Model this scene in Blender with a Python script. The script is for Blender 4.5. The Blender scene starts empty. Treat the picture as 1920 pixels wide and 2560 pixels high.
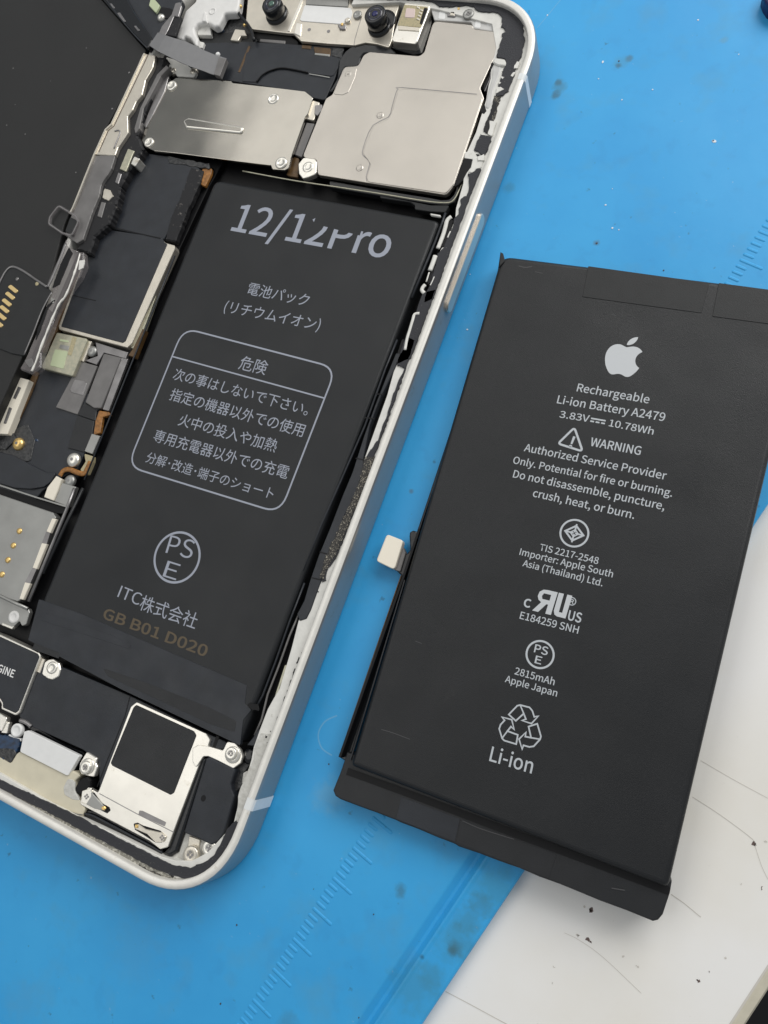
import bpy, bmesh, math, random, os
from mathutils import Vector, Matrix, noise
from mathutils.geometry import delaunay_2d_cdt
random.seed(7)
S = bpy.context.scene
COL = S.collection
# ------------------------------------------------------------------ camera
# 1 unit = 1 cm.  Plan positions below were surveyed on the photograph (1920 x 2560) and are turned
# into millimetres on the plane each surface lies in (z = height above the mat in mm).
F_PX = 2006.775
CAM = Vector((78.5701, -26.5730, 113.8191))
EUL = (0.238092644, 0.291713252, 0.368793163)
cam_d = bpy.data.cameras.new('camera'); cam = bpy.data.objects.new('camera', cam_d); COL.objects.link(cam)
cam.location = CAM * 0.1; cam.rotation_euler = EUL
cam_d.sensor_fit = 'VERTICAL'; cam_d.sensor_height = 36; cam_d.sensor_width = 27
cam_d.lens = 36 * F_PX / 2560
cam_d.clip_start = 0.5; cam_d.clip_end = 2000
cam_d.dof.use_dof = True; cam_d.dof.focus_distance = 11.6; cam_d.dof.aperture_fstop = 9.0
S.camera = cam
# ------------------------------------------------------------------ world and lamps (indoor bench light)
w = bpy.data.worlds.new('World'); S.world = w; w.use_nodes = True
bg = w.node_tree.nodes['Background']; bg.inputs[0].default_value = (0.93, 0.97, 1.0, 1); bg.inputs[1].default_value = 0.25
def area(name, loc, target, size, power, color):
    l = bpy.data.lights.new(name, 'AREA'); l.shape = 'RECTANGLE'; l.size, l.size_y = size; l.energy = power; l.color = color
    o = bpy.data.objects.new(name, l); COL.objects.link(o); o.location = loc
    o.rotation_euler = (Vector(target) - Vector(loc)).to_track_quat('-Z', 'Y').to_euler(); return o
area('window_light', (24, 44, 36), (5, 2, 0), (52, 36), 23500, (1.0, 0.985, 0.96))
cp_ = area('softbox_panel', (-42, 20, 80), (-42, 20, 0), (54, 120), 19800, (1.0, 0.975, 0.93)); cp_.rotation_euler = (0, 0, 0)  # unseen softbox added overhead, sized for its reflection in the steel covers
S.view_settings.view_transform = 'Standard'; S.view_settings.look = 'None'; S.view_settings.gamma = 1; S.view_settings.exposure = 0.34
try: S.cycles.use_denoising = True
except Exception: pass

# ------------------------------------------------------------------ survey helpers
RM = Matrix.Rotation(EUL[2], 3, 'Z') @ Matrix.Rotation(EUL[1], 3, 'Y') @ Matrix.Rotation(EUL[0], 3, 'X')
CR = dict(A=(0,0,.42194), B=(600,0,.48222), C=(0,600,.30139), D=(0,1100,.30139), E=(0,1600,.42194), F=(400,400,.48222),
          G=(100,1100,.48222), H=(500,1600,.43397), I1=(1100,550,.49427), I2=(800,1250,.5425), I3=(800,1800,.67511), I4=(1200,0,.434),
          J=(250,0,.24111), K=(600,0,.24111), L=(950,0,.27125), M=(0,650,.18083), N=(0,1000,.18083), O=(0,1350,.2486),
          P=(0,1750,.21097), Q=(350,1750,.24111), R=(950,350,.18083), SS=(750,850,.27125), U=(550,1450,.24855), V=(550,750,.565), X=(0,0,1))
def at(c, x, y, z):
    """point of the picture -> millimetres on the plane at height z"""
    ox, oy, s = CR[c]; x = ox + x * s; y = oy + y * s
    d = RM @ Vector(((x - 960) / F_PX, -(y - 1280) / F_PX, -1))
    p = CAM + d * ((z - CAM.z) / d.z)
    return Vector((p.x, p.y))
def T(c, pts, z): return [at(c, x, y, z) for x, y in pts]

# ------------------------------------------------------------------ materials
MATS = {}
def nd(nt, t, **k):
    n = nt.nodes.new(t)
    for a, b in k.items(): setattr(n, a, b)
    return n
def mat(name, col, rough=.5, metal=0., bump=.0, bscale=40., var=.0, vscale=8., spec=.5, rvar=0., coat=0., col2=None, trans=0., alpha=1., noise_detail=4, dent=0., dscale=1.3):
    m = bpy.data.materials.new(name); m.use_nodes = True; nt = m.node_tree; b = nt.nodes['Principled BSDF']
    b.inputs['Base Color'].default_value = (*col, 1); b.inputs['Roughness'].default_value = rough; b.inputs['Metallic'].default_value = metal
    b.inputs['Specular IOR Level'].default_value = spec; b.inputs['Coat Weight'].default_value = coat
    b.inputs['Transmission Weight'].default_value = trans; b.inputs['Alpha'].default_value = alpha
    tc = nd(nt, 'ShaderNodeTexCoord')
    if var or col2:
        n = nd(nt, 'ShaderNodeTexNoise'); n.inputs['Scale'].default_value = vscale; n.inputs['Detail'].default_value = noise_detail
        nt.links.new(tc.outputs['Object'], n.inputs['Vector'])
        r = nd(nt, 'ShaderNodeMapRange'); r.inputs[1].default_value = .32; r.inputs[2].default_value = .68; nt.links.new(n.outputs[0], r.inputs[0])
        mx = nd(nt, 'ShaderNodeMix', data_type='RGBA'); nt.links.new(r.outputs[0], mx.inputs[0])
        c2 = col2 if col2 else tuple(c * (1 + var) for c in col); c1 = col if col2 else tuple(c * (1 - var) for c in col)
        mx.inputs[6].default_value = (*c1, 1); mx.inputs[7].default_value = (*c2, 1); nt.links.new(mx.outputs[2], b.inputs['Base Color'])
    if rvar:
        n = nd(nt, 'ShaderNodeTexNoise'); n.inputs['Scale'].default_value = vscale * .6; nt.links.new(tc.outputs['Object'], n.inputs['Vector'])
        r = nd(nt, 'ShaderNodeMapRange'); r.inputs[1].default_value = .3; r.inputs[2].default_value = .7
        r.inputs[3].default_value = rough - rvar; r.inputs[4].default_value = rough + rvar
        nt.links.new(n.outputs[0], r.inputs[0]); nt.links.new(r.outputs[0], b.inputs['Roughness'])
    if bump:
        n = nd(nt, 'ShaderNodeTexNoise'); n.inputs['Scale'].default_value = bscale; n.inputs['Detail'].default_value = 3
        nt.links.new(tc.outputs['Object'], n.inputs['Vector'])
        bp = nd(nt, 'ShaderNodeBump'); bp.inputs['Strength'].default_value = bump; bp.inputs['Distance'].default_value = .01
        nt.links.new(n.outputs[0], bp.inputs['Height']); nt.links.new(bp.outputs[0], b.inputs['Normal'])
        if dent:
            n2 = nd(nt, 'ShaderNodeTexNoise'); n2.inputs['Scale'].default_value = dscale; n2.inputs['Detail'].default_value = 1.5
            nt.links.new(tc.outputs['Object'], n2.inputs['Vector'])
            b2 = nd(nt, 'ShaderNodeBump'); b2.inputs['Strength'].default_value = 1; b2.inputs['Distance'].default_value = dent
            nt.links.new(n2.outputs[0], b2.inputs['Height']); nt.links.new(b2.outputs[0], bp.inputs['Normal'])
    MATS[name] = m; return m
mat('tape', (.0125, .0135, .0155), .45, bump=.25, bscale=90, var=.12, vscale=3, rvar=.05)
mat('slate', (.017, .020, .026), .45, bump=.2, bscale=70, var=.15, vscale=4, rvar=.06)
mat('tape_dark', (.011, .012, .013), .55, bump=.3, bscale=90, var=.15, vscale=5)
mat('cell', (.0068, .0078, .0095), .42, dent=.05, dscale=.7, bump=.35, bscale=110, var=.10, vscale=1.6, rvar=.08)
mat('cell_phone', (.0066, .0080, .0100), .44, dent=.04, dscale=.6, bump=.3, bscale=110, var=.08, vscale=1.6, rvar=.07)
mat('black', (.004, .004, .005), .5, spec=.3)
mat('black_gloss', (.008, .009, .011), .2, bump=.2, bscale=12)
mat('frame_side', (.38, .372, .36), .33, .55, rvar=.05, vscale=6, bump=.05, bscale=200)
mat('rim', (.82, .80, .75), .38, .25, var=.04, vscale=5, bump=.1, bscale=60)
mat('band', (.78, .80, .80), .4, var=.03)
mat('button', (.80, .72, .62), .3, .8)
mat('shield', (.565, .53, .48), .36, .94, dent=.02, dscale=.9, bump=.10, bscale=160, var=.035, vscale=1.3, rvar=.05)
mat('polish', (.41, .39, .35), .11, 1., var=.04, vscale=2, rvar=.03, bump=.01, bscale=120, dent=.02, dscale=.45)
mat('silver', (.88, .85, .78), .30, .82, var=.05, vscale=3, bump=.08, bscale=80)
mat('cream_metal', (.72, .67, .58), .34, .75, var=.04, vscale=6, bump=.15, bscale=50)
mat('gunmetal', (.28, .27, .27), .34, .8, var=.15, vscale=5)
mat('grey_film', (.175, .168, .165), .42, .2, var=.12, vscale=4, bump=.1, bscale=30)
mat('grey_metal', (.36, .36, .345), .4, .75, var=.08, vscale=2.5)
mat('olive_metal', (.42, .42, .33), .4, .6, col2=(.55, .52, .40), vscale=14)
mat('gold', (.80, .56, .22), .32, .85)
mat('pad', (.80, .60, .28), .4, .5)
mat('orange', (.30, .13, .03), .4, var=.35, vscale=20)
mat('copper', (.10, .055, .02), .45, var=.3, vscale=12)
mat('white_plastic', (.76, .75, .73), .42, var=.04, vscale=5, bump=.3, bscale=14)
mat('ledge', (.73, .72, .68), .48, var=.06, vscale=6, bump=.3, bscale=25)
mat('ledge_dirty', (.50, .49, .45), .55, col2=(.66, .65, .61), vscale=16, bump=.5, bscale=60)
mat('grey_plastic', (.56, .555, .54), .4, var=.06, vscale=6, bump=.3, bscale=14)
mat('cream_plastic', (.66, .61, .47), .42, var=.05, vscale=4)
mat('white_label', (.80, .80, .79), .35, var=.02)
mat('print', (.50, .53, .56), .5)
mat('print_phone', (.33, .355, .42), .5)
mat('print_brown', (.095, .070, .040), .5)
mat('logo', (.56, .58, .60), .45)
mat('cream_label', (.86, .80, .68), .34, .15)
mat('pcb', (.35, .32, .2), .45, col2=(.5, .42, .25), vscale=30)
mat('pink', (.68, .55, .52), .4)
mat('navy', (.005, .012, .09), .4)
mat('blue_chip', (.015, .05, .12), .3, col2=(.01, .02, .04), vscale=14)
mat('clutter', (.012, .013, .015), .3, col2=(.06, .06, .06), vscale=20, bump=.8, bscale=30)
mat('lens_glass', (.003, .004, .02), .05, coat=1.)
mat('lens_iris', (.01, .012, .09), .2)
mat('green_glass', (.05, .12, .09), .08, coat=1.)
mat('lime', (.50, .56, .36), .4)
mat('stain_dark', (.05, .05, .055), .7)
mat('scratch', (.60, .57, .52), .6)
mat('table_grit', (.13, .09, .08), .6)
mat('speck_white', (.75, .80, .84), .6)
mat('band_cream', (.60, .56, .45), .5, var=.05)
mat('floor', (.006, .006, .008), .7)
def blotch(name, col, thr, sc):
    nt = MATS[name].node_tree; b = nt.nodes['Principled BSDF']; tc = nd(nt, 'ShaderNodeTexCoord'); n = nd(nt, 'ShaderNodeTexNoise')
    n.inputs['Scale'].default_value = sc; n.inputs['Detail'].default_value = 6; n.inputs['Roughness'].default_value = .7; nt.links.new(tc.outputs['Object'], n.inputs['Vector'])
    r = nd(nt, 'ShaderNodeMapRange'); r.inputs[1].default_value = thr; r.inputs[2].default_value = thr + .12; r.inputs[4].default_value = .7; nt.links.new(n.outputs[0], r.inputs[0])
    mx = nd(nt, 'ShaderNodeMix', data_type='RGBA'); nt.links.new(r.outputs[0], mx.inputs[0]); mx.inputs[7].default_value = (*col, 1)
    k = b.inputs['Base Color']
    if k.links: nt.links.new(k.links[0].from_socket, mx.inputs[6])
    else: mx.inputs[6].default_value = k.default_value
    nt.links.new(mx.outputs[2], k)
blotch('frame_side', (.26, .20, .10), .62, 3.5)
blotch('rim', (.50, .42, .32), .64, 5)
blotch('ledge', (.42, .40, .34), .62, 7)
blotch('silver', (.60, .54, .42), .62, 4)
blotch('cell', (.018, .018, .019), .66, 3)
blotch('cell_phone', (.017, .018, .02), .68, 3)
# display back: black with faint dust
mat('display_back', (.0095, .0095, .0095), .48, dent=.03, dscale=.5, bump=.25, bscale=80, var=.12, vscale=.9)
def film_mat():
    m = mat('clear_film', (.34, .31, .31), .14, coat=.8, alpha=.36, bump=.5, bscale=3); return m
film_mat()
# foam adhesive: black with dusty light grains
def adhesive(name, lo, hi, thr, sc, bmp=1.):
    m = mat(name, lo, .7, bump=bmp, bscale=55); nt = m.node_tree; b = nt.nodes['Principled BSDF']
    tc = nd(nt, 'ShaderNodeTexCoord'); n = nd(nt, 'ShaderNodeTexNoise'); n.inputs['Scale'].default_value = sc; n.inputs['Detail'].default_value = 5
    nt.links.new(tc.outputs['Object'], n.inputs['Vector'])
    r = nd(nt, 'ShaderNodeMapRange'); r.inputs[1].default_value = thr; r.inputs[2].default_value = thr + .1; nt.links.new(n.outputs[0], r.inputs[0])
    mx = nd(nt, 'ShaderNodeMix', data_type='RGBA'); mx.inputs[6].default_value = (*lo, 1); mx.inputs[7].default_value = (*hi, 1)
    nt.links.new(r.outputs[0], mx.inputs[0]); nt.links.new(mx.outputs[2], b.inputs['Base Color'])
adhesive('foam', (.030, .031, .037), (.22, .215, .20), .66, 38)
adhesive('fuzz', (.035, .033, .030), (.34, .31, .25), .54, 60)
adhesive('residue', (.010, .010, .012), (.13, .12, .11), .64, 16, .4)
adhesive('dirt_ledge', (.24, .23, .20), (.52, .50, .44), .5, 26)

# ------------------------------------------------------------------ object helpers
def put(name, me, m, parent=None, loc=None):
    o = bpy.data.objects.new(name, me)
    if m is not None: me.materials.append(MATS[m] if isinstance(m, str) else m)
    COL.objects.link(o); o.parent = parent
    if loc is not None: o.location = loc
    return o
def base(parent):
    v = Vector((0, 0, 0))
    while parent is not None: v += parent.location; parent = parent.parent
    return v
def thing(name, label, cat, loc, group=None):
    o = bpy.data.objects.new(name, None); COL.objects.link(o); o.location = loc; o.empty_display_size = 1
    o['label'] = label; o['category'] = cat
    if group: o['group'] = group
    return o
def mesh(name, vs, fs, m, parent=None, smooth=False):
    """vs in mm, world"""
    b = base(parent); me = bpy.data.meshes.new(name)
    me.from_pydata([(v[0] * .1 - b.x, v[1] * .1 - b.y, v[2] * .1 - b.z) for v in vs], [], fs)
    if smooth:
        for p in me.polygons: p.use_smooth = True
    return put(name, me, m, parent)
def area2(p): return sum(p[i].x * p[(i + 1) % len(p)].y - p[(i + 1) % len(p)].x * p[i].y for i in range(len(p)))
def rounded(p, r, seg=5):
    """round polygon corners; r scalar or per-corner list (mm)"""
    out = []; n = len(p)
    for i in range(n):
        a, b, c = p[i - 1], p[i], p[(i + 1) % n]
        rr = r[i] if isinstance(r, (list, tuple)) else r
        u = a - b; v = c - b; lu, lv = u.length, v.length
        if rr <= 0 or lu < 1e-6 or lv < 1e-6: out.append(b); continue
        u /= lu; v /= lv; ang = math.acos(max(-1, min(1, u.dot(v))))
        if ang > 3.05 or ang < .05: out.append(b); continue
        t = min(rr / math.tan(ang / 2), lu * .46, lv * .46)
        p0, p1 = b + u * t, b + v * t
        for k in range(seg + 1):
            s = k / seg; out.append(p0 * (1 - s) ** 2 + b * 2 * s * (1 - s) + p1 * s * s)
    return out
def jagged(p, amp, step):
    out = []; n = len(p)
    for i in range(n):
        a, b = p[i], p[(i + 1) % n]; L = (b - a).length; k = max(1, int(L / step))
        nn = Vector((-(b - a).y, (b - a).x)) / max(L, 1e-6)
        for j in range(k): out.append(a.lerp(b, j / k) + nn * (random.uniform(-amp, amp)) + (b - a) / max(L, 1e-6) * random.uniform(-amp, amp) * .4)
    return out
def inset(p, d):
    n = len(p); out = []
    for i in range(n):
        a, b, c = p[i - 1], p[i], p[(i + 1) % n]
        e1 = (b - a); e2 = (c - b)
        if e1.length < 1e-6 or e2.length < 1e-6: out.append(b.copy()); continue
        n1 = Vector((-e1.y, e1.x)).normalized(); n2 = Vector((-e2.y, e2.x)).normalized()
        k = n1 + n2
        if k.length < .3: out.append(b.copy()); continue
        k.normalize(); out.append(b + k * d / max(.5, k.dot(n1)))
    return out
def prism(name, p, z1, z0, m, parent=None, bev=.08, steps=1, tilt=None):
    """plate with outline p (mm), top z1, bottom z0, softened top edge"""
    p = [v.copy() for v in p]
    if area2(p) < 0: p.reverse()
    n = len(p); rings = [(p, z0), (p, z1 - bev)] if bev else [(p, z0), (p, z1)]
    if bev:
        for k in range(1, steps + 1):
            a = k / steps * math.pi / 2
            rings.append((inset(p, bev * (1 - math.cos(a))), z1 - bev + bev * math.sin(a)))
    vs = []; fs = []
    for r, z in rings:
        for v in r: vs.append((v.x, v.y, z if tilt is None or z == z0 else z + tilt(v)))
    for k in range(len(rings) - 1):
        for i in range(n):
            j = (i + 1) % n; fs.append((k * n + i, k * n + j, (k + 1) * n + j, (k + 1) * n + i))
    top = rings[-1][0]
    try:
        cv, _, cf, _, _, _ = delaunay_2d_cdt(top, [], [list(range(n))], 1, 1e-5)
        k = len(vs)
        for v in cv: vs.append((v.x, v.y, z1 if tilt is None else z1 + tilt(v)))
        fs += [tuple(k + i for i in (f if (cv[f[1]] - cv[f[0]]).cross(cv[f[2]] - cv[f[0]]) > 0 else reversed(f))) for f in cf]
    except Exception: fs.append(tuple(range((len(rings) - 1) * n, len(rings) * n)))
    return mesh(name, vs, fs, m, parent)
def plate(name, c, pts, z1, z0, m, parent=None, r=.25, bev=.08, jag=None, steps=1, seg=4):
    p = T(c, pts, z1)
    if r: p = rounded(p, r, seg)
    if jag: p = jagged(p, *jag)
    return prism(name, p, z1, z0, m, parent, bev, steps)
def ribbon(name, p, wd, z, m, parent=None, closed=False, h=0):
    n = len(p); L = []; Rr = []
    for i in range(n):
        a = p[i - 1] if (i or closed) else p[0]; c = p[(i + 1) % n] if (i < n - 1 or closed) else p[-1]; b = p[i]
        e1 = (b - a).normalized() if (b - a).length > 1e-6 else (c - b).normalized(); e2 = (c - b).normalized() if (c - b).length > 1e-6 else e1
        k = (Vector((-e1.y, e1.x)) + Vector((-e2.y, e2.x)));
        if k.length < 1e-4: k = Vector((-e1.y, e1.x))
        k.normalize(); d = wd / 2 / max(.5, k.dot(Vector((-e1.y, e1.x))))
        L.append(b + k * d); Rr.append(b - k * d)
    vs = [(v.x, v.y, z) for v in L] + [(v.x, v.y, z) for v in Rr]
    fs = [(i, n + i, n + (i + 1) % n, (i + 1) % n) for i in range(n if closed else n - 1)]
    if h:
        k = len(vs); vs += [(v[0], v[1], z - h) for v in vs]
        e = []
        for i in range(n if closed else n - 1):
            j = (i + 1) % n; e += [(i, j, k + j, k + i), (n + j, n + i, k + n + i, k + n + j)]
        fs += e
    return mesh(name, vs, fs, m, parent)
def tube(name, pts, r, m, parent=None, sides=8, flat=1.):
    """pts: 3D mm"""
    P = [Vector(p) for p in pts]; vs = []; fs = []
    for i, p in enumerate(P):
        t = (P[min(i + 1, len(P) - 1)] - P[max(i - 1, 0)]).normalized()
        s = t.cross(Vector((0, 0, 1))).normalized(); u = s.cross(t)
        rr = r[i] if isinstance(r, list) else r
        for k in range(sides):
            a = 2 * math.pi * k / sides; q = p + s * math.cos(a) * rr + u * math.sin(a) * rr * flat; vs.append(tuple(q))
    for i in range(len(P) - 1):
        for k in range(sides):
            l = (k + 1) % sides; fs.append((i * sides + k, i * sides + l, (i + 1) * sides + l, (i + 1) * sides + k))
    fs.append(tuple(reversed(range(sides)))); fs.append(tuple(range((len(P) - 1) * sides, len(P) * sides)))
    return mesh(name, vs, fs, m, parent, smooth=True)
def spline(pts, k=6):
    out = []; n = len(pts)
    for i in range(n - 1):
        p0, p1, p2, p3 = pts[max(i - 1, 0)], pts[i], pts[i + 1], pts[min(i + 2, n - 1)]
        for j in range(k):
            t = j / k; out.append(.5 * ((2 * p1) + (p2 - p0) * t + (2 * p0 - 5 * p1 + 4 * p2 - p3) * t * t + (3 * p1 - p0 - 3 * p2 + p3) * t ** 3))
    out.append(pts[-1]); return out
def lathe_me(name, prof, seg=28):
    vs = []; fs = []
    for r, z in prof:
        for k in range(seg):
            a = 2 * math.pi * k / seg; vs.append((r * math.cos(a) * .1, r * math.sin(a) * .1, z * .1))
    for i in range(len(prof) - 1):
        for k in range(seg):
            l = (k + 1) % seg; fs.append((i * seg + k, i * seg + l, (i + 1) * seg + l, (i + 1) * seg + k))
    fs.append(tuple(range((len(prof) - 1) * seg, len(prof) * seg)))
    me = bpy.data.meshes.new(name); me.from_pydata(vs, [], fs)
    for p in me.polygons: p.use_smooth = len(p.vertices) == 4
    return me
def lathe(name, c2, z, prof, m, parent=None, seg=28):
    b = base(parent); me = lathe_me(name, prof, seg)
    return put(name, me, m, parent, (c2.x * .1 - b.x, c2.y * .1 - b.y, z * .1 - b.z))
def circle(c2, r, n=28, sx=1.): return [Vector((c2.x + r * sx * math.cos(2 * math.pi * k / n), c2.y + r * math.sin(2 * math.pi * k / n))) for k in range(n)]
FONT = None; OFFK = 1.0
try:
    FONT = bpy.data.fonts.load(os.path.join(bpy.utils.system_resource('DATAFILES'), 'fonts', 'Noto Sans CJK Regular.woff2'))
except Exception: FONT = None
def text(name, body, c, pl, pr, z, m, parent, top=None, weight=0.012, default_font=False, clip=None, shear=0., stretch=None):
    """flat printed line: baseline from pl to pr (picture points), top = a point at cap height"""
    cu = bpy.data.curves.new(name, 'FONT'); cu.body = body; cu.size = 300; cu.shear = shear; cu.resolution_u = 4
    if FONT and not default_font: cu.font = FONT; cap = 77.
    else: cap = 206.
    cu.offset = weight * cap * OFFK if all(ord(ch) < 0x2000 for ch in body) else 0
    o = bpy.data.objects.new(name, cu); COL.objects.link(o)
    dg = bpy.context.evaluated_depsgraph_get(); me = bpy.data.meshes.new_from_object(o.evaluated_get(dg))
    bpy.data.objects.remove(o); bpy.data.curves.remove(cu)
    xs = [v.co.x for v in me.vertices]; x0, x1 = min(xs), max(xs)
    A, B = at(c, *pl, z), at(c, *pr, z); ex = (B - A); sx = ex.length / (x1 - x0); ex.normalize(); ey = Vector((-ex.y, ex.x))
    sy = sx
    if top is not None: sy = (at(c, *top, z) - A).dot(ey) / cap
    b = base(parent)
    if clip:
        bm = bmesh.new(); bm.from_mesh(me)
        for fx0, fx1, fy0, fy1 in clip:     # worn print: strip missing over part of the line
            lo, hi = x0 + fx0 * (x1 - x0), x0 + fx1 * (x1 - x0)
            for co, no in (((lo, 0, 0), (1, 0, 0)), ((hi, 0, 0), (1, 0, 0))):
                g = bm.verts[:] + bm.edges[:] + bm.faces[:]; bmesh.ops.bisect_plane(bm, geom=g, plane_co=co, plane_no=no)
            g = bm.verts[:] + bm.edges[:] + bm.faces[:]
            nrm = Vector((-(fy1 - fy0) * cap, hi - lo, 0)).normalized()
            bmesh.ops.bisect_plane(bm, geom=g, plane_co=(lo, fy0 * cap, 0), plane_no=nrm)
            kill = []
            for f in bm.faces:
                cc = f.calc_center_median()
                if lo < cc.x < hi and cc.y > (fy0 + (fy1 - fy0) * (cc.x - lo) / (hi - lo)) * cap: kill.append(f)
            bmesh.ops.delete(bm, geom=kill, context='FACES')
        bm.to_mesh(me); bm.free()
    for v in me.vertices:
        q = A + ex * (v.co.x - x0) * sx + ey * v.co.y * sy
        v.co = (q.x * .1 - b.x, q.y * .1 - b.y, (z + .02) * .1 - b.z)
    me.name = name
    return put(name, me, m, parent)
def flat(name, p, z, m, parent, lift=.02): 
    p = [v.copy() for v in p]
    if area2(p) < 0: p.reverse()
    return mesh(name, [(v.x, v.y, z + lift) for v in p], [tuple(range(len(p)))], m, parent)

# ================================================================== SETTING
DIR = Vector((.2558, .9667)); NRM = Vector((.9667, -.2558))
def off(c, x, y, z): return at(c, x, y, z).dot(NRM)
def strip_sheet(name, prof, m, parent=None, l0=-420, l1=520):
    vs = []; fs = []
    for o_, z in prof:
        for l in (l0, l1): q = NRM * o_ + DIR * l; vs.append((q.x, q.y, z))
    for i in range(len(prof) - 1): fs.append((2 * i, 2 * i + 2, 2 * i + 3, 2 * i + 1))
    return mesh(name, vs, fs, m, parent)
TZ = -2.0
te0 = off('X', 1826, 2560, TZ); te1 = off('X', 1867, 2560, TZ - .5)
# white laminate with faint cloudiness, scuffs
def table_mat():
    m = bpy.data.materials.new('laminate'); m.use_nodes = True; nt = m.node_tree; b = nt.nodes['Principled BSDF']
    tc = nd(nt, 'ShaderNodeTexCoord')
    n = nd(nt, 'ShaderNodeTexNoise'); n.inputs['Scale'].default_value = .35; n.inputs['Detail'].default_value = 6; nt.links.new(tc.outputs['Object'], n.inputs[0])
    cr = nd(nt, 'ShaderNodeValToRGB'); cr.color_ramp.elements[0].position = .3; cr.color_ramp.elements[0].color = (.80, .77, .70, 1)
    cr.color_ramp.elements[1].position = .6; cr.color_ramp.elements[1].color = (.86, .85, .83, 1); nt.links.new(n.outputs[0], cr.inputs[0])
    n2 = nd(nt, 'ShaderNodeTexNoise'); n2.inputs['Scale'].default_value = 9; n2.inputs['Detail'].default_value = 8; n2.inputs['Roughness'].default_value = .7; nt.links.new(tc.outputs['Object'], n2.inputs[0])
    r = nd(nt, 'ShaderNodeMapRange'); r.inputs[1].default_value = .66; r.inputs[2].default_value = .78; r.inputs[4].default_value = .35; nt.links.new(n2.outputs[0], r.inputs[0])
    mx = nd(nt, 'ShaderNodeMix', data_type='RGBA'); nt.links.new(r.outputs[0], mx.inputs[0]); nt.links.new(cr.outputs[0], mx.inputs[6]); mx.inputs[7].default_value = (.5, .47, .42, 1)
    nt.links.new(mx.outputs[2], b.inputs['Base Color']); b.inputs['Roughness'].default_value = .38
    MATS['laminate'] = m
table_mat()
tab = strip_sheet('tabletop', [(-500, TZ - 25), (-500, TZ), (te0, TZ)], 'laminate'); tab['kind'] = 'structure'
strip_sheet('edge_band', [(te0 + .01, TZ), (te0 + .35, TZ - .05), (te1 - .3, TZ - .35), (te1, TZ - .9), (te1, TZ - 25)], 'band_cream', tab)
strip_sheet('edge_seam', [(te0 - .12, TZ + .02), (te0 + .12, TZ + .02)], 'scratch', tab)
fl = strip_sheet('floor', [(-3000, -700), (4000, -700)], 'floor', None, -3000, 3000); fl['kind'] = 'structure'
for pts, wd, mm in (([(1380,285),(1480,350),(1600,440),(1612,470)], .13, 'scratch'), ([(1410,150),(1530,220),(1659,290)], .10, 'scratch'), ([(1300,645),(1350,680),(1410,730)], .16, 'scratch'),
    ([(905,788),(960,815),(1050,880),(1190,1012)], .09, 'scratch'), ([(465,1005),(560,1055),(680,1120),(760,1160)], .17, 'scratch'),
    ([(1612,470),(1635,540),(1659,590)], .1, 'scratch')):
    ribbon('scratch', spline(T('I3', pts, TZ), 5), wd * .6, TZ + .03, mm, tab)
for x, y, r in ((1006,700,.34),(1002,706,.22),(980,690,.14),(990,812,.26),(1002,820,.2),(953,795,.16),(958,799,.12),(1606,455,.26),(1611,462,.18),(1648,450,.14),(1635,622,.18),(1400,965,.18),(1122,875,.1),(868,915,.12),(860,975,.08),(1175,912,.12),(1500,880,.08),(1560,610,.07),(1440,930,.07)):
    c0 = at('I3', x, y, TZ); flat('speck', [v + Vector((random.uniform(-.12, .12), random.uniform(-.12, .12))) for v in circle(c0, r, 9, random.uniform(.5, 1.1))], TZ, 'table_grit' if r > .17 else 'scratch', tab, .03)

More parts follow.
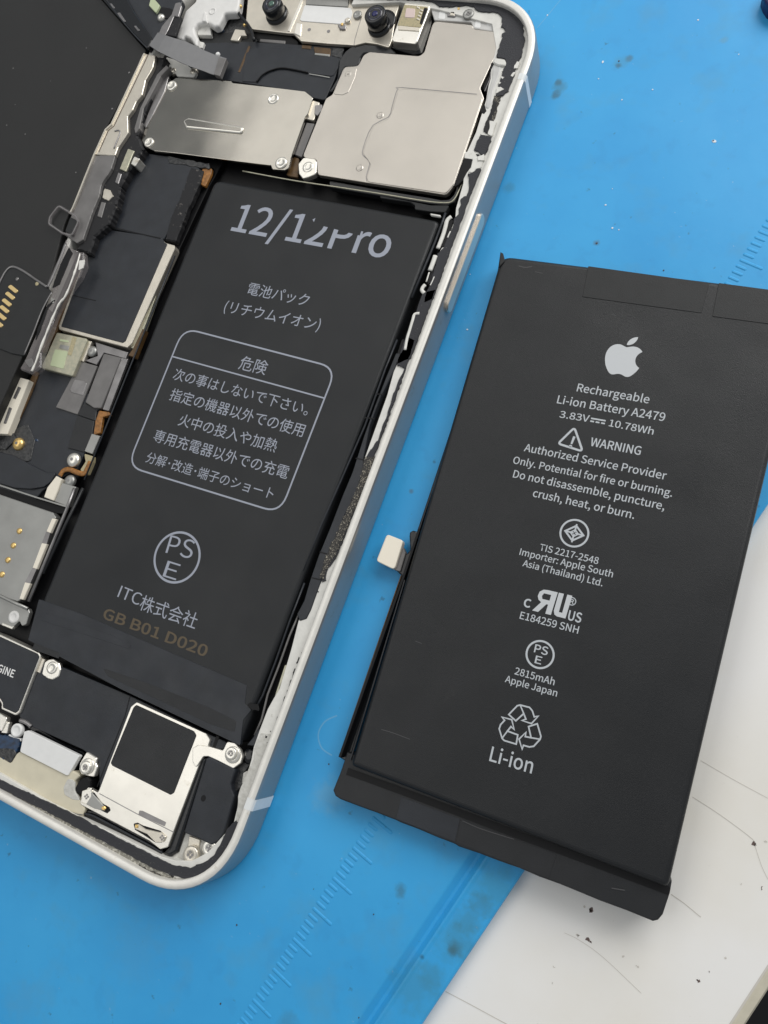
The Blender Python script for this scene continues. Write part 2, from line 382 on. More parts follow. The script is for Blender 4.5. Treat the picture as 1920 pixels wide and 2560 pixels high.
# ================================================================== SILICONE MAT
def mat_mat():
    m = bpy.data.materials.new('silicone'); m.use_nodes = True; nt = m.node_tree; b = nt.nodes['Principled BSDF']
    tc = nd(nt, 'ShaderNodeTexCoord'); obj = tc.outputs['Object']
    def noi(sc, det=5, ro=.6):
        n = nd(nt, 'ShaderNodeTexNoise'); n.inputs['Scale'].default_value = sc; n.inputs['Detail'].default_value = det; n.inputs['Roughness'].default_value = ro
        nt.links.new(obj, n.inputs['Vector']); return n
    cur = None
    n = noi(.45); cr = nd(nt, 'ShaderNodeValToRGB'); cr.color_ramp.elements[0].position = .35; cr.color_ramp.elements[0].color = (.030, .345, .73, 1)
    cr.color_ramp.elements[1].position = .62; cr.color_ramp.elements[1].color = (.040, .385, .77, 1); nt.links.new(n.outputs[0], cr.inputs[0]); cur = cr.outputs[0]
    def mix(fac, col, cur):
        mx = nd(nt, 'ShaderNodeMix', data_type='RGBA'); nt.links.new(fac, mx.inputs[0]); nt.links.new(cur, mx.inputs[6]); mx.inputs[7].default_value = (*col, 1); return mx.outputs[2]
    # fine grime freckles and pale dust
    for sc, lo, hi, a, col in ((6., .70, .76, .55, (.03, .11, .17)), (11., .72, .78, .5, (.35, .55, .72)), (1.6, .56, .74, .28, (.10, .30, .46)), (3.1, .58, .70, .22, (.03, .27, .60))):
        n = noi(sc, 3, .55); r = nd(nt, 'ShaderNodeMapRange'); r.inputs[1].default_value = lo; r.inputs[2].default_value = hi; r.inputs[4].default_value = a
        nt.links.new(n.outputs[0], r.inputs[0]); cur = mix(r.outputs[0], col, cur)
    warp = noi(7, 5); 
    # soft stains that belong to the mat
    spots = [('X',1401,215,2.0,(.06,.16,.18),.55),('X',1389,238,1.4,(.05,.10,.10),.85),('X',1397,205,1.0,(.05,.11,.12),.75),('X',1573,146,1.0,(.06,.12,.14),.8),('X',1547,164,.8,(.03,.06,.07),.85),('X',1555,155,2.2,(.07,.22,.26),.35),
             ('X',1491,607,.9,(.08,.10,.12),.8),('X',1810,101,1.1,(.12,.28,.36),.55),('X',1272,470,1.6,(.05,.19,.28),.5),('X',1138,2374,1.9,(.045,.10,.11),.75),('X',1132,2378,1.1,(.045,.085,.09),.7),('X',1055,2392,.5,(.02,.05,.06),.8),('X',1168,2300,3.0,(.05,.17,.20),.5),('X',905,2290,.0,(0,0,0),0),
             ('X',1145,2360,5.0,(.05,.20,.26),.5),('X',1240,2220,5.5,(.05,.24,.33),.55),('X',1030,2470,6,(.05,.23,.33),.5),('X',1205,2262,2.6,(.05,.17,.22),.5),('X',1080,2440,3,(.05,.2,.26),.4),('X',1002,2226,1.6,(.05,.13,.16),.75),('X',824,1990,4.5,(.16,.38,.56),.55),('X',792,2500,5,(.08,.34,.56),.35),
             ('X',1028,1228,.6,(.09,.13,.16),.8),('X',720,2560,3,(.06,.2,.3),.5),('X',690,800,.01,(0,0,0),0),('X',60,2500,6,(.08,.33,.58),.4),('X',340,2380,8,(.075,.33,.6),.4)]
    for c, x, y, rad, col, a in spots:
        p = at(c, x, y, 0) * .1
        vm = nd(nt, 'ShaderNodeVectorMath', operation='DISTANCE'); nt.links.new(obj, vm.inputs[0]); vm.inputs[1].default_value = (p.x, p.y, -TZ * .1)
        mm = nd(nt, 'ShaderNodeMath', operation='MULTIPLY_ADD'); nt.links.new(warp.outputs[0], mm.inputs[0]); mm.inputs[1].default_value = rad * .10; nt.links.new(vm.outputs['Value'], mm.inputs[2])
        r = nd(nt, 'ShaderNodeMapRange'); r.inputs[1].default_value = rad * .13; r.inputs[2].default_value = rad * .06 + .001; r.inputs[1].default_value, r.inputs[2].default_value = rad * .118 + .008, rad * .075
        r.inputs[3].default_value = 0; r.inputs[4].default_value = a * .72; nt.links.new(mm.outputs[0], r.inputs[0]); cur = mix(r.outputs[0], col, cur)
    nt.links.new(cur, b.inputs['Base Color'])
    n = noi(.8, 4); r = nd(nt, 'ShaderNodeMapRange'); r.inputs[1].default_value = .3; r.inputs[2].default_value = .7; r.inputs[3].default_value = .40; r.inputs[4].default_value = .52
    nt.links.new(n.outputs[0], r.inputs[0]); nt.links.new(r.outputs[0], b.inputs['Roughness']); b.inputs['Specular IOR Level'].default_value = .45
    n = noi(.9, 4); n2 = noi(60, 2); ad = nd(nt, 'ShaderNodeMath', operation='MULTIPLY_ADD'); nt.links.new(n2.outputs[0], ad.inputs[0]); ad.inputs[1].default_value = .05; nt.links.new(n.outputs[0], ad.inputs[2])
    bp = nd(nt, 'ShaderNodeBump'); bp.inputs['Strength'].default_value = .35; bp.inputs['Distance'].default_value = .02; nt.links.new(ad.outputs[0], bp.inputs['Height']); nt.links.new(bp.outputs[0], b.inputs['Normal'])
    MATS['silicone'] = m
mat_mat()
me0 = off('X', 1306, 2185, 0); g0 = (off('X', 1198, 2124, 0) + off('X', 935, 2536, 0)) / 2
mt = thing('silicone_mat', 'blue silicone repair mat with an embossed ruler and grimy spots lying on the white table', 'mat', (0, 0, TZ * .1))
strip_sheet('mat_sheet', [(-320, TZ + .01), (-320, 0), (g0 - 1.1, 0), (g0 - .9, -.05), (g0 - .1, -.55), (g0 + .3, -.6), (g0 + .7, -.2), (g0 + .95, .08), (g0 + 1.2, .1), (g0 + 1.6, 0), (me0 - .35, 0), (me0 - .1, -.1), (me0, -.4), (me0, TZ + .01)], 'silicone', mt, -260, 330)
# embossed ruler: one short ridge per millimetre, a long one every five
ra = at('X', 821, 2208, 0); rb = at('X', 1870, 616, 0); rd = (rb - ra).normalized(); rn = Vector((rd.y, -rd.x))
def tick_me(L):
    prof = [(-.26, 0), (-.1, .08), (.1, .08), (.26, 0)]; vs = []; fs = []
    for t, k in ((0, .0), (.2, 1), (L - .2, 1), (L, 0)):
        for o_, z in prof: q = rn * t + rd * o_ * (1 if k else .3); vs.append((q.x * .1, q.y * .1, (z * k + .004) * .1))
    for i in range(3):
        for j in range(3): fs.append((i * 4 + j, (i + 1) * 4 + j, (i + 1) * 4 + j + 1, i * 4 + j + 1))
    me = bpy.data.meshes.new('ruler_tick'); me.from_pydata(vs, [], fs); me.materials.append(MATS['silicone']); return me
tk = {0: tick_me(3.6), 1: tick_me(1.7)}
ph = (rb - ra).length
i = 0
for k in range(-24, 132):
    q = ra + rd * (k * 1.0)
    if 17 < k < 93: continue
    o = bpy.data.objects.new('ruler_tick', tk[0 if (k - 1) % 5 == 0 else 1]); COL.objects.link(o); o.parent = mt
    o.location = (q.x * .1, q.y * .1, -TZ * .1)
# crumbs of white dust and dark grit stuck to the mat
for c, x, y, r, m_ in (('I4',707,358,.36,'speck_white'),('I4',994,517,.22,'speck_white'),('I4',1350,814,.38,'speck_white'),('I4',1342,812,.25,'speck_white'),('I4',818,575,.18,'speck_white'),('I4',724,1181,.25,'speck_white'),('I4',762,1314,.26,'speck_white'),('I4',800,1324,.2,'speck_white'),
    ('I4',1490,314,.2,'speck_white'),('I4',1256,116,.2,'speck_white'),('I4',683,454,.2,'speck_white'),('I4',388,88,.25,'speck_white'),('H',742,716,.2,'stain_dark'),('H',212,1642,.22,'stain_dark'),('H',915,2175,.2,'stain_dark'),('H',118,2095,.22,'stain_dark'),('I4',800,352,.25,'stain_dark'),
    ('I4',1058,1558,.2,'stain_dark'),('I4',672,1402,.3,'stain_dark'),('I4',763,1088,.14,'speck_white'),('E',1180,1010,.01,'stain_dark'),('H',1000,1580,.16,'stain_dark'),('H',655,1435,.14,'stain_dark'),('I1',152,275,.14,'speck_white'),('I1',138,555,.2,'speck_white')):
    r *= .62; c0 = at(c, x, y, 0); prism('speck', jagged(circle(c0, r, 7, random.uniform(.6, 1.3)), r * .25, 9), .06, 0.003, m_, mt, .02)
for pts in ([(790,435),(720,470),(682,540),(700,620),(760,665)],):   # pale curved scuff
    ribbon('scuff', spline(T('H', pts, 0), 6), .22, .01, 'scuff' if 'scuff' in MATS else mat('scuff', (.12, .42, .72), .5), mt)
ribbon('scuff', spline(T('I4', [(480,-20),(430,40),(385,95),(330,160)], 0), 5), .12, .01, 'scuff', mt)

# dark blue object at the far corner
tool = thing('tool_handle', 'dark navy blue plastic tip poking in at the top right corner of the blue mat', 'tool', (*(at('X', 1935, 0, 0) * .1), 0))
prism('grip', rounded(T('X', [(1905,-14),(1911,4),(1922,21),(1975,34),(1990,-30),(1925,-45)], 2), .8), 2.2, .01, 'navy', tool, .5, 3)

# ================================================================== REMOVED BATTERY (right)
BZ = 4.4
bt = thing('removed_battery', 'black lithium battery pack with an apple logo and printed warnings, lying loose on the mat', 'battery', (*(at('X', 1400, 1300, 0) * .1), 0))
TLb = at('X', 1253, 637, BZ); BLb = at('X', 875, 1914, BZ); BRb = at('X', 1671, 2222, BZ)
TRb = TLb + (at('X', 1920, 719, BZ) - TLb).normalized() * (BRb - BLb).length
def pillow(name, p, z1, z0, m, parent, bev, steps=4):
    return prism(name, p, z1, z0, m, parent, bev, steps)
body_o = rounded([BLb, BRb, TRb, TLb], [.7, .8, 1.6, 1.8], 6)
pillow('cell', body_o, BZ, .15, 'cell', bt, .75, 5)
# lower terrace with taped circuit board
fl_pts = [(868,1880),(851,1928),(832,1976),(838,1990),(851,1998),(990,2052),(1000,2056),(1137,2110),(1146,2116),(1300,2172),(1500,2252),(1632,2303),(1645,2300),(1656,2286),(1676,2232),(1680,2200)]
flp = jagged(T('X', fl_pts, 3.0), .05, 2.5)
prism('end_flap', rounded(flp, .15, 3), 3.0, .12, 'tape', bt, .22, 3)
ribbon('crease_shade', T('X', [(868,1928),(1000,1976),(1250,2070),(1450,2144),(1674,2228)], 3.05), .95, 3.09, 'black', bt)  # black ribbon standing in for the shadow in the valley above the flap
for a, b in (((1005,1),(1146,1)),):
    plate('tape', 'X', [(1003,1992),(1150,2047),(1137,2104),(990,2047)], 3.06, 2.9, 'slate', bt, r=.1, bev=.02)
plate('tape', 'X', [(1152,2046),(1392,2136),(1372,2196),(1140,2106)], 3.05, 2.9, 'tape', bt, r=.1, bev=.02)
# top tapes wrapping over the edge
plate('tape', 'I1', [(750,233),(1362,318),(1322,470),(720,388)], BZ + .07, BZ - 1.2, 'tape_dark', bt, r=.12, bev=.03)
plate('tape', 'I1', [(1410,318),(1990,395),(1965,565),(1378,487)], BZ + .07, BZ - 1.2, 'tape_dark', bt, r=.12, bev=.03)
# side film on the left edge and the little corner spike
ribbon('side_film', T('X', [(1254,636),(1246,690),(1130,1078),(1049,1322),(1010,1440),(850,1893)], 3.2), .35, 3.4, 'black', bt, h=3.0)
prism('corner_spike', T('X', [(1251,630),(1258,634),(1262,654),(1248,668)], 4.5), 4.6, 2.5, 'tape_dark', bt, .1)
prism('side_film', T('X', [(1006,1437),(1018,1442),(873,1908),(849,1893)], 1.6), 1.8, .2, 'black_gloss', bt, .15)
ribbon('film_edge', T('X', [(1003,1438),(925,1665),(848,1892)], 1.9), .14, 1.93, 'copper', bt, h=.5)
ribbon('film_edge', T('X', [(1012,1450),(940,1690),(876,1900)], 3.2), .16, 3.3, 'slate', bt, h=.4)
ribbon('film_edge', T('X', [(1247,690),(1130,1078),(1049,1322)], 3.6), .12, 3.7, 'slate', bt, h=.4)
# connector
co = T('I2', [(308,157),(384,187),(343,322),(259,281)], 2.4)
prism('connector', rounded(co, .5, 5), 2.45, 1.2, 'cream_label', bt, .12, 2)
plate('flex', 'I2', [(384,215),(395,245),(370,330),(342,322)], 1.9, .9, 'grey_film', bt, r=.1)
plate('flex', 'I2', [(385,245),(402,246),(415,228),(411,165),(413,148),(428,139),(446,145),(452,163),(430,270),(395,360),(378,350),(352,327)], 1.6, .3, 'black_gloss', bt, r=.35, bev=.2, steps=2)
# ---- printing
z = BZ
lo = []
path = "m12.152 6.896 c-.948 0 -2.415 -1.078 -3.96 -1.04 -2.04 .027 -3.91 1.183 -4.961 3.014 -2.117 3.675 -.546 9.103 1.519 12.09 1.013 1.454 2.208 3.09 3.792 3.039 1.52 -.065 2.09 -.987 3.935 -.987 1.831 0 2.35 .987 3.96 .948 1.637 -.026 2.676 -1.48 3.676 -2.948 1.156 -1.688 1.636 -3.325 1.662 -3.415 -.039 -.013 -3.182 -1.221 -3.22 -4.857 -.026 -3.04 2.48 -4.494 2.597 -4.559 -1.429 -2.09 -3.623 -2.324 -4.39 -2.376 -2 -.156 -3.675 1.09 -4.61 1.09 z"
leaf = "m15.53 3.83 c.843 -1.012 1.4 -2.427 1.245 -3.83 -1.207 .052 -2.662 .805 -3.532 1.818 -.78 .896 -1.454 2.338 -1.273 3.714 1.338 .104 2.715 -.688 3.559 -1.701 z"
def svg(path):
    tk_ = path.replace('m', '').replace('c', '').replace('z', '').split(); f = [float(v) for v in tk_]
    cur = Vector((f[0], f[1])); out = [cur.copy()]
    for k in range(2, len(f) - 5, 6):
        a, b, c = (cur + Vector((f[k + j], f[k + j + 1])) for j in (0, 2, 4))
        for s in range(1, 9):
            t = s / 8; out.append(cur * (1 - t) ** 3 + a * 3 * t * (1 - t) ** 2 + b * 3 * t * t * (1 - t) + c * t ** 3)
        cur = c
    return out
BX = (BRb - BLb).normalized(); BY = Vector((-BX.y, BX.x))
def onb(center, s, pts): return [center + BX * p.x * s + BY * p.y * s for p in pts]
lc = at('I1', 930, 686, z)
# logo size from the picture: body 24-unit box; total height (leaf tip to base)
lh = (at('I1', 1003, 583, z) - at('I1', 925, 783, z)).length
for nm, pa in (('printed_logo', path), ('printed_leaf', leaf)):
    pts = [Vector(((p.x - 12), (12 - p.y))) for p in svg(pa)]
    flat(nm, onb(lc, lh / 24.4, pts)[:-1], z, 'logo', bt)
def line(body, c, pl, pr, top=None, **k): return text('printed_line', body, c, pl, pr, z, k.pop('m', 'print'), bt, top, **k)
line('Rechargeable', 'I1', (690,866), (1055,928))
line('Li-ion Battery A2479', 'I1', (590,926), (1134,1018))
line('3.83V', 'I1', (602,998), (752,1022), (608,965))
line('10.78Wh', 'I1', (852,1042), (1077,1086), (857,1008))
a0, a1 = at('I1', 764, 1003, z), at('I1', 838, 1016, z); b0, b1 = at('I1', 760, 1017, z), at('I1', 834, 1030, z)
ribbon('printed_symbol', [a0, a1], .22, z + .02, 'print', bt)
for k in range(3): ribbon('printed_symbol', [b0.lerp(b1, k * .37), b0.lerp(b1, k * .37 + .26)], .22, z + .02, 'print', bt)
tri = rounded(T('I1', [(680,1050),(597,1131),(722,1171)], z), .3)
ribbon('printed_triangle', tri, .30, z + .02, 'print', bt, closed=True)
text('printed_mark', '!', 'I1', (651,1145), (667,1150), z, 'print', bt, (662,1092), weight=.02)
line('WARNING', 'I1', (757,1141), (1012,1189), (766,1100), weight=.018)
line('Authorized Service Provider', 'I1', (423,1168), (1141,1314))
line('Only. Potential for fire or burning.', 'I1', (367,1230), (1172,1400))
line('Do not disassemble, puncture,', 'I1', (367,1301), (1133,1467))
line('crush, heat, or burn.', 'I1', (467,1398), (980,1512))
tc_ = at('I2', 1172, 153, z)
ribbon('printed_ring', circle(tc_, 1.85, 40), .26, z + .02, 'print', bt, closed=True)
ribbon('printed_diamond', onb(tc_, 1, [Vector((1.25,0)),Vector((0,1.05)),Vector((-1.25,0)),Vector((0,-1.05))]), .25, z + .02, 'print', bt, closed=True)
for a in (0, 90): 
    d = Vector((math.cos(math.radians(a)), math.sin(math.radians(a))))
    ribbon('printed_diamond', onb(tc_, 1, [d * -1.3, d * 1.3]), .22, z + .025, 'print', bt)
ribbon('printed_diamond', onb(tc_, .55, [Vector((1,.0)),Vector((0,.9)),Vector((-1,0)),Vector((0,-.9))]), .16, z + .022, 'print', bt, closed=True)
line('TIS 2217-2548', 'I2', (1010,231), (1280,296))
line('Importer: Apple South', 'I2', (918,252), (1347,357))
line('Asia (Thailand) Ltd.', 'I2', (932,304), (1300,398))
line('c', 'I2', (936,490), (968,497), (942,440), weight=.02)
# component recognition mark: mirrored R joined to a U, slanted
uc, ux = at('I2', 990, 512, z), (at('I2', 1118, 543, z) - at('I2', 990, 512, z))
uh = at('I2', 985, 405, z) - at('I2', 1000, 512, z)
def uq(u, v): return uc + ux * u + BY * uh.length * v
Rm = [(.42,0),(.42,.42),(.36,.42),(.16,0),(-.06,0),(.16,.44),(.06,.50),(-.0,.62),(-.02,.80),(.06,.94),(.2,1.0),(.60,1.0),(.60,.99),(.60,.0)]
flat('printed_mark', [uq(a - (1 - b) * .02, b) for a, b in [(.40,0),(.40,.40),(.34,.40),(.14,0),(-.08,0),(.14,.43),(.02,.52),(-.04,.66),(-.02,.86),(.10,.98),(.24,1.0),(.60,1.0),(.60,0)]], z, 'logo', bt)
flat('printed_mark', [uq(a, b) for a, b in [(.64,1.0),(.64,.20),(.70,.05),(.80,0),(1.10,0),(1.12,1.0),(.94,1.0),(.94,.2),(.82,.2),(.82,1.0)]], z, 'logo', bt, .024)
flat('printed_mark', [uq(a, b) for a, b in [(.14,.58),(.40,.58),(.40,.83),(.14,.83),(.10,.70)]], z, 'cell', bt, .028)
line('US', 'I2', (1140,551), (1201,566), (1147,508), weight=.03)
text('printed_mark', '®', 'I2', (1137,480), (1176,490), z, 'print', bt, default_font=True)
line('E184259 SNH', 'I2', (919,546), (1188,616))
pc = at('I2', 1014, 712, z)
ribbon('printed_ring', circle(pc, 1.78, 40), .26, z + .02, 'print', bt, closed=True)
line('PS', 'I2', (985,700), (1047,716), (992,664), weight=.02)
line('E', 'I2', (988,750), (1018,758), (994,716), weight=.02)
line('2815mAh', 'I2', (895,802), (1078,854))
line('Apple Japan', 'I2', (851,838), (1090,906))
# recycling loop: three outlined folded arrows
rc = at('I2', 925, 1048, z)
for k in range(3):
    a = math.radians(-120 * k + 4)
    def rt(p): return Vector((p[0] * math.cos(a) - p[1] * math.sin(a), p[0] * math.sin(a) + p[1] * math.cos(a)))
    arrow = [(-1.75,1.15),(-.95,2.45),(-.62,2.62),(.55,2.62),(.98,2.30),(1.35,1.65),(1.80,1.85),(1.18,.78),(-.02,.85),(.42,1.12),(.02,1.72),(-.52,.95),(-.75,.62)]
    ribbon('printed_arrow', onb(rc, 1.06, [rt(p) for p in arrow]), .2, z + .02, 'print', bt, closed=True)
    ribbon('printed_arrow', onb(rc, 1.06, [rt((.02,1.72)), rt((-.62,2.62))]), .18, z + .023, 'print', bt)
line('Li-ion', 'I2', (779,1201), (975,1260), (790,1135), weight=.014)
# scuffs on the loose battery
sc = mat('scuff_pale', (.06, .06, .063), .6)
for c, pts, wd in (('H', [(1045,515),(1120,538),(1210,572)], .10), ('I1', [(398,232),(430,240),(465,236)], .16), ('I1', [(480,262),(520,270)], .1), ('I3', [(530,372),(600,402),(720,440)], .12), ('I3', [(1080,620),(1130,628)], .14), ('I2', [(440,650),(470,662)], .08), ('I1', [(865,478),(890,484)], .1)):
    ribbon('scuff', spline(T(c, pts, z if c != 'I3' else 2.72), 4), wd, (z if c != 'I3' else 3.10) + .018, sc, bt)

# ================================================================== OPENED PHONE
ph = thing('opened_phone', 'white framed smartphone lying opened on the blue mat with its battery, boards and screws bared', 'phone', (0, 0, 0))
HX0, HX1, HY = -36.9, 35.75, 73.35
def outline(d=0., n=10, R=12.4):
    """rounded rectangle of the housing, inset by d, clockwise from the top left"""
    pts = []
    for cx, cy, a0_ in ((HX1 - R, HY - R, 90), (HX1 - R, -HY + R, 0), (HX0 + R, -HY + R, -90), (HX0 + R, HY - R, 180)):
        for k in range(n + 1):
            a = math.radians(a0_ - 90 * k / n); e = 2 / 2.25
            ca, sa = math.cos(a), math.sin(a)
            pts.append(Vector((cx + (R - d) * math.copysign(abs(ca) ** e, ca), cy + (R - d) * math.copysign(abs(sa) ** e, sa))))
    return pts
def sweep(name, prof, m, parent, smooth=True):
    vs = []; fs = []; n = None
    for d, z_ in prof:
        o = outline(d, 14); n = len(o); vs += [(v.x, v.y, z_) for v in o]
    for k in range(len(prof) - 1):
        for i in range(n): j = (i + 1) % n; fs.append((k * n + j, k * n + i, (k + 1) * n + i, (k + 1) * n + j))
    return mesh(name, vs, fs, m, parent, smooth)
sweep('side_frame', [(1.3, .02), (.5, .10), (.15, .3), (.02, .7), (0, 1.2), (0, 5.6), (.03, 6.2), (.16, 6.5)], 'frame_side', ph)
sweep('rim', [(.16, 6.5), (.32, 6.66), (.55, 6.72), (1.15, 6.72), (1.28, 6.62), (1.32, 6.3), (1.34, 4.2)], 'rim', ph)
prism('back_plate', outline(1.2), 1.5, .03, 'black', ph, 0)
# antenna bands: inlays a hair proud of the side
def side_inlay(name, y0, y1, z0, z1, m, slant=0., bulge=.02, x=HX1, over=0.):
    vs = []; 
    for yy in (y0, y1):
        for zz in (z0, z1): vs.append((x + bulge, yy, zz))
    fs = [(0, 2, 3, 1)]
    vs += [(x - .4, y0, z0), (x - .4, y0, z1), (x - .4, y1, z0), (x - .4, y1, z1)]
    fs += [(0, 1, 5, 4), (2, 6, 7, 3), (1, 3, 7, 5), (0, 4, 6, 2)]
    if over:
        k = len(vs); vs += [(x + .01, y0, z1), (x + .01, y1, z1), (x - .16, y0, 6.53), (x - .16, y1, 6.53), (x - .34, y0, 6.69), (x - .34, y1, 6.69), (x - .56, y0, 6.745), (x - .56, y1, 6.745), (x - 1.2, y0, 6.74), (x - 1.2, y1, 6.74)]
        fs += [(k, k + 1, k + 3, k + 2), (k + 2, k + 3, k + 5, k + 4), (k + 4, k + 5, k + 7, k + 6), (k + 6, k + 7, k + 9, k + 8)]
    return mesh(name, vs, fs, m, ph)
yb0 = at('X', 1300, 193, 6.5).y; yb1 = at('X', 632, 2014, 6.5).y
side_inlay('antenna_band', yb0 - .55, yb0 + .55, .5, 6.2, 'band', over=1)
side_inlay('antenna_band', yb1 - .8, yb1 + .8, .5, 6.2, 'band', over=1)
# power button, standing proud of the side
by1 = at('X', 1196, 530, 4.6).y; by0 = at('X', 1120, 775, 4.6).y
def button():
    vs = []; fs = []; n = 12; L = []
    for k in range(n):
        a = math.pi * k / (n - 1); L.append((by1 - .9 + .9 * math.sin(a), 3.9 + 1.25 * math.cos(a)))
    for k in range(n):
        a = math.pi * k / (n - 1); L.append((by0 + .9 - .9 * math.sin(a), 3.9 - 1.25 * math.cos(a)))
    m_ = len(L); cy, cz = (by0 + by1) / 2, 3.9
    for x_, s in ((HX1 - .2, 1), (HX1 + .38, 1), (HX1 + .5, .9)):
        for y_, z_ in L: vs.append((x_, y_ if s == 1 else cy + (y_ - cy) * .985, cz + (z_ - cz) * s))
    for r_ in range(2):
        for i in range(m_): j = (i + 1) % m_; fs.append((r_ * m_ + i, r_ * m_ + j, (r_ + 1) * m_ + j, (r_ + 1) * m_ + i))
    fs.append(tuple(range(2 * m_, 3 * m_)))
    o = mesh('power_button', vs, fs, 'button', ph); return o
button()
# ---- ledge inside the rim (right side and bottom)
o_ = outline(1.33, 14); k0 = 0
outer = [Vector((0, HY - 1.34))] + o_[0:30] + [at('X', -60, 1945, 5.6)]
inner_px = [(-60,1905),(0,1934),(110,1999),(200,2045),(312,2097),(400,2141),(440,2152),(480,2152),(518,2132),(546,2102),(566,2080),(583,2061),(603,1978),(612,1955),(628,1900),(634,1868),(649,1825),(669,1773),(684,1746),(699,1721),(729,1619),(746,1552),(776,1490),(832,1343),(889,1208),(968,987),(985,925),(1002,890),(1022,840),(1060,745),(1079,704),(1090,665),(1097,632),(1122,590),(1138,545),(1140,520),(1158,458),(1161,394),(1190,330),(1215,250),(1228,170),(1240,120),(1230,60),(1100,25),(1000,5)]
inner = [at('X', x, y, 5.6) for x, y in inner_px] + [Vector((0, HY - 3.2))]
prism('ledge', outer + inner, 5.6, 2.0, 'ledge', ph, .06)
# inner tray wall right of the battery etc: black floor sheets
plate('inner_tray', 'X', [(380,60),(1260,60),(1100,620),(620,2000),(420,2120),(-200,1800),(150,560)], 2.2, 1.51, 'black', ph, r=0, bev=0)
# dirty part of the ledge near the bottom corner
plate('ledge_dirt', 'U', [(408,1540),(560,1560),(520,1650),(330,2120),(250,2330),(150,2500),(190,2130),(245,1990),(310,1860),(345,1800),(345,1690)], 5.66, 5.5, 'ledge_dirty', ph, jag=(.08, .6), bev=.03)
plate('ledge_dirt', 'E', [(0,868),(300,1022),(600,1185),(900,1345),(1000,1395),(1120,1430),(1090,1440),(960,1425),(700,1310),(400,1150),(0,940)], 5.64, 5.5, 'dirt_ledge', ph, jag=(.12, .7), bev=.03)
# black foam adhesive lying on the ledge
foam = [('X', [(1056,732),(1090,722),(1044,850),(1026,896),(990,912),(1003,872),(1016,836),(1038,786)], .06),
    ('L', [(-300,-60),(500,-40),(1000,-40),(1090,-5),(1175,30),(1262,110),(1318,230),(1332,370),(1300,520),(1250,640),(1225,720),(1185,835),(1130,880),(1062,885),(1085,800),(1110,740),(1128,660),(1165,575),(1150,540),(1080,525),(1070,512),(1129,332),(1122,300),(1150,300),(1152,270),(1118,245),(1125,160),(1085,115),(900,100),(860,60),(780,45),(640,62),(550,58),(500,20),(300,-5),(0,-10),(-300,-20)], .10),
    ('R', [(1345,-10),(1540,-10),(1450,205),(1395,200),(1345,150),(1298,140)], .07),
    ('R', [(1330,395),(1398,390),(1250,760),(1080,1230),(900,1720),(735,2190),(600,2260),(620,2160),(700,1960),(765,1740),(800,1560),(880,1480),(940,1330),(1010,1190),(1025,1080),(1085,1020),(1085,960),(1120,900),(1110,820),(1150,780),(1195,775),(1235,660),(1225,520),(1215,460),(1290,440)], .08),
    ('SS', [(985,-30),(1062,0),(1000,190),(960,310),(900,470),(800,760),(690,1050),(640,1160),(560,1400),(420,1790),(330,2010),(290,2060),(250,2110),(235,2212),(200,2240),(215,2120),(260,2000),(330,1850),(370,1730),(430,1560),(500,1430),(555,1290),(580,1200),(575,1140),(600,1090),(650,1010),(710,930),(790,720),(830,600),(860,490),(925,340),(960,255),(900,235),(885,200),(905,160),(960,60)], .09),
    ('E', [(-200,730),(0,828),(250,945),(480,1055),(560,1100),(760,1205),(930,1290),(1010,1330),(1130,1352),(1160,1335),(1225,1310),(1268,1275),(1300,1215),(1322,1165),(1355,1110),(1395,1070),(1420,1090),(1410,1160),(1370,1240),(1270,1370),(1190,1410),(1110,1420),(1000,1390),(900,1350),(600,1190),(300,1030),(0,878),(-200,790)], .08)]
for c, p, a in foam:
    plate('adhesive', c, p, 5.82, 5.55, 'foam', ph, r=.2, jag=(a, .45), bev=.05)
plate('adhesive', 'V', [(640,700),(690,690),(665,750),(610,890),(560,1010),(510,1130),(480,1170),(455,1235),(440,1225),(470,1130),(505,1050),(545,960),(585,880),(615,800)], 5.9, 5.7, 'fuzz', ph, r=.1, jag=(.16, .35), bev=.03)
plate('adhesive', 'Q', [(-20,1700),(150,1790),(300,1850),(420,1870),(520,1850),(560,1830),(700,1780),(640,1850),(500,1900),(380,1900),(200,1850),(-20,1750)], 5.72, 5.55, 'fuzz', ph, r=.1, jag=(.16, .4), bev=.03)
for c, pts in (('U', [(815,722),(830,735),(820,748)]),('U', [(790,770),(808,785),(795,845),(765,838),(780,812)]),('U', [(750,890),(778,900),(768,950),(745,995),(722,985),(735,930)]),('U', [(715,1000),(722,1010),(712,1060),(700,1085),(690,1075),(700,1030)]),
    ('U', [(675,1105),(692,1110),(688,1160),(665,1225),(640,1300),(620,1330),(612,1290),(630,1230),(645,1180),(670,1150)]),('U', [(575,1372),(600,1385),(585,1410),(570,1418),(565,1400)]),('U', [(455,1562),(478,1572),(470,1592),(452,1588)]),('U', [(500,1520),(515,1515),(508,1530)]),('U', [(540,1490),(555,1480),(548,1496)]),('U', [(980,110),(995,118),(985,126)]),('U', [(470,1630),(480,1635),(470,1645)]),
    ('R', [(1320,195),(1365,200),(1385,220),(1355,240),(1345,225)]),('R', [(1340,275),(1358,280),(1352,300),(1338,295)]),('Q', [(1065,1205),(1075,1210),(1070,1225)]),('E', [(1005,1395),(1030,1400),(1020,1412)])):
    plate('residue', c, pts, 5.68, 5.55, 'residue', ph, r=.05, jag=(.05, .3), bev=.02)
